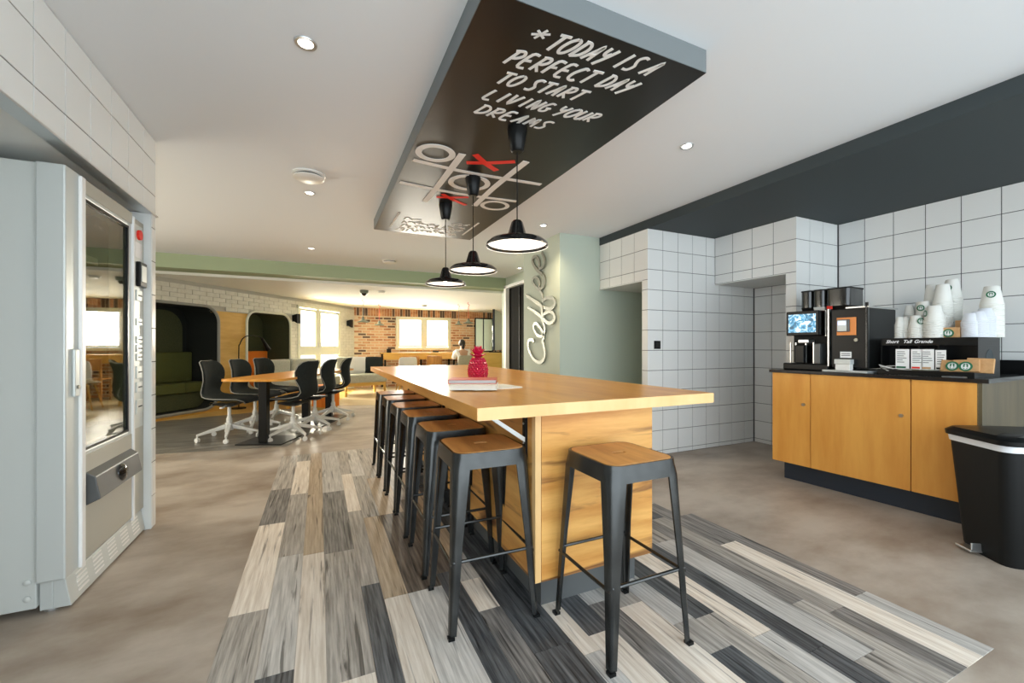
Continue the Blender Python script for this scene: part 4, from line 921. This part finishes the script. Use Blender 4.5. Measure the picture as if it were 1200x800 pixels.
# ================================================================== MEETING TABLE AND SWIVEL CHAIRS
TA = math.radians(-23.5)                       # table axis turned from +Y
ax = Vector((math.sin(-TA), math.cos(TA), 0)); bx = Vector((math.cos(TA), -math.sin(-TA), 0))
mt = thing('meeting_table', 'honey topped meeting table on black posts left of the tall table', 'table', (-.56, 5.42, 0), TA)
part('table_top', MB().prism(rrect(.66, 2.25, .10, 6, .0, .84), .710, .735, 'z'), M['oaktop'], mt, smooth=True)
for y in (.0, 1.0, 1.75):
    part('post', MB().box(-.045, .045, y-.035, y+.035, .012, .71), M['black'], mt, bevel=.004)
part('foot_plate', MB().box(-.25, .25, -.12, .35, 0, .012), M['black'], mt, bevel=.002); part('foot_plate', MB().box(-.25, .25, .85, 1.9, 0, .012), M['black'], mt, bevel=.002)
def make_swivel(loc, rz, lab):
    """swivel chair facing local +y"""
    t = thing('swivel_chair', lab, 'chair', loc, rz, 'charcoal swivel chairs at the meeting table')
    prof = [(.255, .425, .150, 0), (.250, .452, .190, .004), (.19, .470, .222, .010), (.08, .458, .238, .022), (-.04, .452, .240, .030), (-.13, .462, .228, .030), (-.195, .495, .200, .022), (-.222, .55, .180, .020),
            (-.222, .62, .188, .030), (-.212, .70, .214, .045), (-.215, .78, .226, .048), (-.230, .845, .212, .040), (-.246, .892, .175, .025), (-.252, .915, .10, .010)]
    n = 11; vv = []; ff = []
    for i, (y, z, hw, cv) in enumerate(prof):
        a = prof[min(i+1, len(prof)-1)]; b_ = prof[max(i-1, 0)]; tt = Vector((0, a[0]-b_[0], a[1]-b_[1])).normalized(); nn = Vector((0, tt.z, -tt.y))
        if nn.z < 0 or (abs(nn.z) < .5 and nn.y < 0): nn = -nn
        if i >= 7 and nn.y < 0: nn = -nn
        for k in range(n):
            u = -1 + 2*k/(n-1); off = cv*u*u*1.3
            vv.append(Vector((hw*u, y, z)) + nn*off)
    for i in range(len(prof)-1):
        for k in range(n-1): ff.append((i*n+k, i*n+k+1, (i+1)*n+k+1, (i+1)*n+k))
    part('seat_shell', MB().add(vv, ff), M['fabric'], t, smooth=True, solid=.028, sub=1)
    edge = [vv[i*n] for i in range(len(prof))] + [vv[(len(prof)-1)*n+k] for k in range(1, n)] + [vv[i*n+n-1] for i in range(len(prof)-2, -1, -1)]
    part('piping', MB().tube([p + Vector((0, -.012, -.002)) for p in edge], .005, 5), M['piping'], t, smooth=True)
    part('seat_plate', MB().box(-.12, .12, -.12, .12, .405, .425).taper((0, 0, .375), .07, .09, (0, 0, .405), .2, .2), M['black'], t)
    part('lever', MB().tube([(.1, .02, .40), (.24, .03, .395)], .007, 6).box(.20, .25, .02, .05, .385, .400), M['whitepl'], t)
    part('column', MB().lathe([(0, .11), (.030, .11), (.030, .24), (.024, .245), (.024, .26), (.018, .26), (.018, .385), (0, .385)], 18), M['whitepl'], t, smooth=True)
    bs_ = part('star_base', MB().lathe([(0, .10), (.042, .10), (.046, .12), (.042, .185), (.034, .19), (0, .19)], 18), M['whitepl'], t, smooth=True)
    for k in range(5):
        a = k*2*PI/5 + .35; c, s_ = math.cos(a), math.sin(a); R_ = Matrix.Rotation(a, 3, 'Z')
        mb = MB(); vv = [R_ @ Vector(p) for p in ((.03,-.022,.125),(.03,.022,.125),(.03,.022,.175),(.03,-.022,.175),(.315,-.013,.068),(.315,.013,.068),(.315,.013,.090),(.315,-.013,.090))]
        mb.add(vv, [(0,1,2,3),(4,7,6,5),(0,4,5,1),(1,5,6,2),(2,6,7,3),(3,7,4,0)])
        arm = part('arm', mb, M['whitepl'], t, bevel=.004)
        cx_, cy_ = .305*c, .305*s_; q = a + 1.2 + k; dx, dy = math.cos(q)*.016, math.sin(q)*.016
        part('caster', MB().tube([(cx_-dy*.9, cy_+dx*.9, .026), (cx_-dy*.25, cy_+dx*.25, .026)], .026, 14).tube([(cx_+dy*.9, cy_-dx*.9, .026), (cx_+dy*.25, cy_-dx*.25, .026)], .026, 14).tube([(cx_, cy_, .026), (cx_, cy_, .075)], .009, 8), M['whitepl'], arm, smooth=True)
    return t
right = math.radians(-23.5) - PI/2 ; left = math.radians(-23.5) + PI/2
ch = make_swivel((-.96, 5.86, 0), right + .12, 'charcoal swivel chair nearest the camera on the pod side of the meeting table')
for x, y, rz, lab in ((-.76, 6.36, right + .05, 'middle charcoal swivel chair on the pod side of the meeting table'), (-.56, 6.90, right - .05, 'farthest charcoal swivel chair on the pod side, before the orange pod'),
                      (-.28, 5.62, left - .12, 'nearest charcoal swivel chair on the window side of the meeting table, back turned'), (-.05, 6.12, left + .02, 'middle charcoal swivel chair on the window side of the meeting table'),
                      (.19, 6.80, left + .1, 'farthest charcoal swivel chair on the window side of the meeting table')):
    copy_tree(ch, (x, y, 0), rz, lab)

# ================================================================== LOUNGE
def sofa(loc, rz, w_, lab, pill=True, seats=2):
    t = thing('sofa', lab, 'sofa', loc, rz)
    for sx in (-1, 1):
        for sy in (-1, 1): part('leg', MB().taper((sx*(w_/2-.04), sy*.32, 0), .04, .04, (sx*(w_/2-.06), sy*.30, .30), .05, .05), M['honeywood'], t)
    part('frame', MB().box(-w_/2+.03, w_/2-.03, -.33, -.30, .22, .28).box(-w_/2+.03, w_/2-.03, .29, .32, .22, .28).box(-w_/2+.03, -w_/2+.06, -.3, .3, .22, .28).box(w_/2-.06, w_/2-.03, -.3, .3, .22, .28), M['honeywood'], t, bevel=.004)
    sw = w_/seats
    for k in range(seats):
        part('seat_cushion', MB().box(-w_/2+k*sw+.01, -w_/2+(k+1)*sw-.01, -.36, .30, .29, .47), M['grey_uph'], t, bevel=.04, seg=3)
        part('back_cushion', MB().box(-w_/2+k*sw+.01, -w_/2+(k+1)*sw-.01, .20, .38, .45, .84), M['grey_uph'], t, bevel=.05, seg=3)
    return t
def pillow(x, y, z, rz, m, lab):
    t = thing('pillow', lab, 'pillow', (x, y, z), rz)
    n = 9; vv = []; ff = []
    for sgn in (1, -1):
        for i in range(n):
            for j in range(n):
                u, v = -1 + 2*i/(n-1), -1 + 2*j/(n-1); th_ = .055*max(0, (1-u**4)*(1-v**4))**.5
                vv.append((u*.21*(1-.06*v*v), sgn*th_, .19 + v*.19*(1-.06*u*u)))
    for q in range(2):
        for i in range(n-1):
            for j in range(n-1): ff.append((q*n*n+i*n+j, q*n*n+(i+1)*n+j, q*n*n+(i+1)*n+j+1, q*n*n+i*n+j+1))
    part('cushion', MB().add(vv, ff), M[m], t, smooth=True)
    part('zip_edge', MB().box(-.18, .18, -.003, .003, -.004, .004), M[m], t); return t
sf = sofa((.86, 10.0, 0), .25, .95, 'grey armchair on honey wood legs beside the red brick corner', seats=1)
pillow(.80, 10.12, .47, .2, 'shirt', 'white pillow on the grey armchair by the brick corner'); pillow(1.13, 10.10, .47, -.3, 'fabric', 'dark cushion at the right end of the grey armchair')
sofa((-.32, 9.0, 0), math.atan2(U.y, U.x), 1.5, 'long grey sofa under the tall window behind the swivel chairs')
t = thing('side_crate', 'small orange wooden crate between table and sofa', 'crate', (.10, 7.95, 0), .5)
part('box', MB().box(-.16, .16, -.16, .16, .05, .42), M['podorange'], t, bevel=.004); part('foot', MB().box(-.14, .14, -.14, .14, 0, .05), M['honeywood'], t)
# long window table on the brick wall
def wall2(s_, t_, z): return FM2 @ Vector((s_, t_, z))
WA = math.atan2(U2.y, U2.x)
lt = thing('window_bench_table', 'long honey wood table running under the brick wall window', 'table', tuple(wall2(.65, -.02, 0)), WA)
part('table_top', MB().box(0, 2.85, -.55, 0, .89, .92), M['honeywood'], lt, bevel=.003)
part('front_board', MB().box(0, 2.85, -.55, -.53, .74, .89), M['honeywood'], lt)
for x in (.05, .98, 1.9, 2.78): part('leg', MB().box(x-.02, x+.02, -.50, -.46, 0, .74).box(x-.02, x+.02, -.06, -.02, 0, .89), M['blackmatt'], lt)
for i, s_ in enumerate((.62, 1.22)):
    t = thing('wooden_chair', ('red brown wooden chair', 'darker brown wooden chair')[i] + (' pushed under the window table by the white chair' if i == 0 else ' pushed under the window table nearer the person'), 'chair', tuple(wall2(.65 + s_, -.75, 0)), WA)
    part('seat', MB().box(-.2, .2, -.2, .2, .43, .46), M['seatwood'], t, bevel=.004); part('backrest', MB().box(-.2, .2, -.2, -.18, .62, .84), M['seatwood'], t, bevel=.004)
    for sx in (-1, 1):
        part('leg', MB().box(sx*.18-.015, sx*.18+.015, -.2, -.17, 0, .84), M['seatwood'], t); part('leg', MB().box(sx*.18-.015, sx*.18+.015, .17, .2, 0, .43), M['seatwood'], t)
for i, (x, w_, h_, m_) in enumerate(((.12, .10, .10, 'blackmatt'), (1.35, .14, .05, 'plinth'))):
    t = thing('table_box', ('small black cube near the left end of the window table', 'low dark tray with pens mid way on the window table')[i], 'box', tuple(wall2(.65 + x, -.42, .92)), WA)
    part('box', MB().box(0, w_, 0, .1, 0, h_), M[m_], t, bevel=.004); part('rim', MB().box(-.004, w_+.004, -.004, .104, h_-.012, h_), M['black'], t)
def shell_chair(loc, rz, m, legm, lab):
    t = thing('shell_chair', lab, 'chair', loc, rz)
    prof = [(.22, .44, .19, 0), (.15, .455, .21, .01), (0, .445, .215, .02), (-.13, .455, .205, .02), (-.19, .51, .20, .015), (-.215, .62, .205, .02), (-.235, .74, .205, .02), (-.25, .83, .19, .012), (-.253, .85, .16, .005)]
    n = 7; vv = []; ff = []
    for i, (y, z, hw, cv) in enumerate(prof):
        for k in range(n):
            u = -1 + 2*k/(n-1); vv.append((hw*u, y + (cv*u*u*1.5 if i > 4 else 0), z + (cv*u*u*1.5 if i <= 4 else 0)))
    for i in range(len(prof)-1):
        for k in range(n-1): ff.append((i*n+k, i*n+k+1, (i+1)*n+k+1, (i+1)*n+k))
    part('seat_shell', MB().add(vv, ff), M[m], t, smooth=True, solid=.012, sub=1)
    for sx in (-1, 1):
        for sy in (-1, 1): part('leg', MB().tube([(sx*.12, sy*.12, .44), (sx*.21, sy*.20, 0)], .016, 8, r1=.010), M[legm], t, smooth=True)
    return t
p = Zp(473, 449, 0); shell_chair((1.78, 9.55, 0), 0, 'whitepl', 'honeywood', 'white shell chair on wooden legs, back turned, behind the far end of the tall table')
PXY = wall2(2.62, -1.02, 0)
shell_chair((PXY.x, PXY.y, 0), WA, 'grey_uph', 'whitepl', 'pale grey chair the seated person is sitting on')

# person seated at the window table, seen from behind -------------------------
pe = thing('person', 'person with dark tied hair in a white top seated at the window table', 'person', (PXY.x, PXY.y, 0), WA)
J = {'pelvis': (0, -.04, .54), 'belly': (0, -.02, .70), 'chest': (0, .01, .88), 'neck0': (0, .03, 1.00), 'neck1': (0, .055, 1.06), 'head': (0, .07, 1.15), 'crown': (0, .075, 1.22),
     'shL': (-.165, .02, .95), 'elL': (-.22, .14, .74), 'wrL': (-.12, .36, .94), 'shR': (.165, .02, .95), 'elR': (.22, .14, .74), 'wrR': (.12, .36, .94),
     'hipL': (-.09, .02, .53), 'knL': (-.12, .42, .53), 'anL': (-.11, .40, .09), 'toL': (-.11, .53, .04), 'hipR': (.09, .02, .53), 'knR': (.12, .42, .53), 'anR': (.11, .40, .09), 'toR': (.11, .53, .04)}
RAD = {'pelvis': (.15, .11), 'belly': (.125, .09), 'chest': (.145, .095), 'neck0': (.06, .055), 'neck1': (.048, .048), 'head': (.072, .088), 'crown': (.05, .06), 'shL': .055, 'shR': .055, 'elL': .040, 'elR': .040, 'wrL': .026, 'wrR': .026,
       'hipL': .085, 'hipR': .085, 'knL': .058, 'knR': .058, 'anL': .040, 'anR': .040, 'toL': .035, 'toR': .035}
E_ = [('pelvis','belly'),('belly','chest'),('chest','neck0'),('neck0','neck1'),('neck1','head'),('head','crown'),('chest','shL'),('shL','elL'),('elL','wrL'),('chest','shR'),('shR','elR'),('elR','wrR'),
      ('pelvis','hipL'),('hipL','knL'),('knL','anL'),('anL','toL'),('pelvis','hipR'),('hipR','knR'),('knR','anR'),('anR','toR')]
def skin_fig(name, keys, edges, m, parent, grow=0, sub=2):
    ix = {k: i for i, k in enumerate(keys)}; me = bpy.data.meshes.new(name); me.from_pydata([J[k] for k in keys], [(ix[a], ix[b_]) for a, b_ in edges], [])
    o = link(name, me, m, parent); md = o.modifiers.new('skin', 'SKIN'); md.use_smooth_shade = True
    for i, k in enumerate(keys):
        r = RAD[k]; r = r if isinstance(r, tuple) else (r, r); sv = me.skin_vertices[0].data[i]; sv.radius = (r[0]+grow, r[1]+grow); sv.use_root = (i == 0)
    m2_ = o.modifiers.new('s', 'SUBSURF'); m2_.levels = sub; m2_.render_levels = sub; return o
skin_fig('body', list(J), E_, M['skin'], pe)
skin_fig('top', ['pelvis', 'belly', 'chest', 'shL', 'elL', 'shR', 'elR'], [('pelvis','belly'),('belly','chest'),('chest','shL'),('shL','elL'),('chest','shR'),('shR','elR')], M['shirt'], pe, .024).__setitem__('label', 'loose white top')
skin_fig('trousers', ['pelvis', 'hipL', 'knL', 'anL', 'hipR', 'knR', 'anR'], [('pelvis','hipL'),('hipL','knL'),('knL','anL'),('pelvis','hipR'),('hipR','knR'),('knR','anR')], M['plinth'], pe, .012)
for s_ in (-1, 1):
    for k in range(4):
        x = s_*(.10 + .018*k - .02); ln = (.07, .08, .076, .06)[k]
        J['f0'] = (x, .36, .945); J['f1'] = (x - s_*.004, .36 + ln*.6, .955); J['f2'] = (x - s_*.006, .36 + ln, .94); RAD['f0'] = .010; RAD['f1'] = .008; RAD['f2'] = .007
        skin_fig('finger', ['f0', 'f1', 'f2'], [('f0','f1'),('f1','f2')], M['skin'], pe, 0, 1)
    J['f0'] = (s_*.095, .35, .94); J['f1'] = (s_*.07, .385, .945); J['f2'] = (s_*.06, .41, .94); skin_fig('thumb', ['f0', 'f1', 'f2'], [('f0','f1'),('f1','f2')], M['skin'], pe, 0, 1)
def blob(c, r, sc_=(1, 1, 1), n=16):
    mb = MB(); pr_ = [(r*math.sin(PI*i/10), -r*math.cos(PI*i/10)) for i in range(11)]; mb.lathe(pr_, n); mb.v = [(v[0]*sc_[0]+c[0], v[1]*sc_[1]+c[1], v[2]*sc_[2]+c[2]) for v in mb.v]; return mb
part('hair', blob((0, .050, 1.175), .098, (.88, 1.0, 1.05)), M['hair'], pe, smooth=True); part('hair_bun', blob((0, -.03, 1.09), .05, (.9, .8, 1.5)), M['hair'], pe, smooth=True)
part('nose', blob((0, .165, 1.135), .014, (.8, 1, 1.4)), M['skin'], pe, smooth=True)
for s_ in (-1, 1): part('ear', blob((s_*.080, .075, 1.14), .022, (.4, .8, 1.3)), M['skin'], pe, smooth=True); part('eye', blob((s_*.03, .150, 1.155), .010), M['white'], pe, smooth=True)
part('mouth', blob((0, .152, 1.10), .018, (1, .4, .35)), M['red'], pe, smooth=True)

# pendants of the lounge -------------------------------------------------------
def lounge_lamp(px, ptop, rim, w_px, lab, cord, y):
    # depth chosen by the lamp's place over its table; width then follows from the photo
    P = Yp(px, rim, y); wc = P.x*SN + P.y*CS; r = w_px*wc/F/2
    t = thing('pendant_lamp', lab, 'lamp', (P.x, P.y, P.z), 0, 'grey green lounge pendants')
    part('shade', MB().lathe([(.022, r*.62+.03), (.03, r*.60), (.036, r*.42), (r*.45, r*.32), (r*.96, r*.06), (r, 0), (r*.97, 0), (r*.4, r*.26), (.0, r*.34)], 26), M['green_shade'], t, smooth=True)
    part('neck', MB().lathe([(0, r*.95), (.014, r*.95), (.026, r*.62), (0, r*.62)], 12), M['blackmatt'], t)
    hk = 2.10 - P.z
    part('cord', MB().tube(catmull([(0, 0, r*.9), (0, 0, hk-.12), (.025, 0, hk-.06), (-.02, 0, hk-.03), (0, 0, hk)], 4), .006, 5), M[cord], t, smooth=True)
    return t
lounge_lamp(425.5, 357, 377.5, 14, 'grey green pendant lamp, leftmost in the lounge', 'piping', 9.6)
lounge_lamp(444.5, 357, 381, 12, 'grey green pendant lamp with red cord, second from left in the lounge', 'cordred', 10.4)
lounge_lamp(537.5, 357, 380.5, 9.5, 'small dark pendant lamp right of the brick wall window', 'piping', 9.6)
lounge_lamp(549, 357, 379, 13, 'dark pendant lamp with red cord beside the mirror', 'cordred', 9.2)
# mirror, cabinet, television
mr = thing('wall_mirror', 'tall black framed mirror panel on the red brick wall', 'mirror', tuple(wall2(3.36, -.01, .93)), WA)
part('frame', MB().box(0, .03, -.03, .0, 0, 1.0).box(.57, .60, -.03, 0, 0, 1.0).box(.03, .57, -.03, 0, 0, .03).box(.03, .57, -.03, 0, .97, 1.0).box(.27, .29, -.03, 0, .03, .97), M['black'], mr)
part('mirror_glass', MB().box(.03, .57, -.008, -.004, .03, .97), M['mirror'], mr)
q = Yp(563, 414, 7.9); q2 = Yp(593.5, 414, 7.9)
cb = thing('low_cabinet', 'pale yellow low cabinet behind the tall table near the black doors', 'cabinet', (q.x, 7.9, 0))
wq = q2.x - q.x
part('body', MB().box(0, wq, 0, .38, .06, .93), M['honeywood'], cb, bevel=.003); part('top', MB().box(-.01, wq+.01, -.01, .39, .93, .955), M['honeywood'], cb); part('plinth', MB().box(.03, wq-.03, .03, .35, 0, .06), M['blackmatt'], cb)
a = Yp(578.5, 362, 8.0); b_ = Yp(588, 366, 9.2)
tv = thing('television', 'large black television seen edge on above the low cabinet', 'television', (a.x, 8.0, 1.0), math.atan2(b_.y-a.y, b_.x-a.x))
ln = math.hypot(b_.x-a.x, b_.y-a.y)
part('housing', MB().box(0, ln, -.025, .025, .0, a.z-1.0), M['blackgloss'], tv, bevel=.004); part('stand', MB().box(ln*.2, ln*.25, -.14, .14, -.045, -.03).box(ln*.75, ln*.8, -.14, .14, -.045, -.03).box(ln*.2, ln*.25, -.01, .01, -.03, .03).box(ln*.75, ln*.8, -.01, .01, -.03, .03), M['black'], tv)
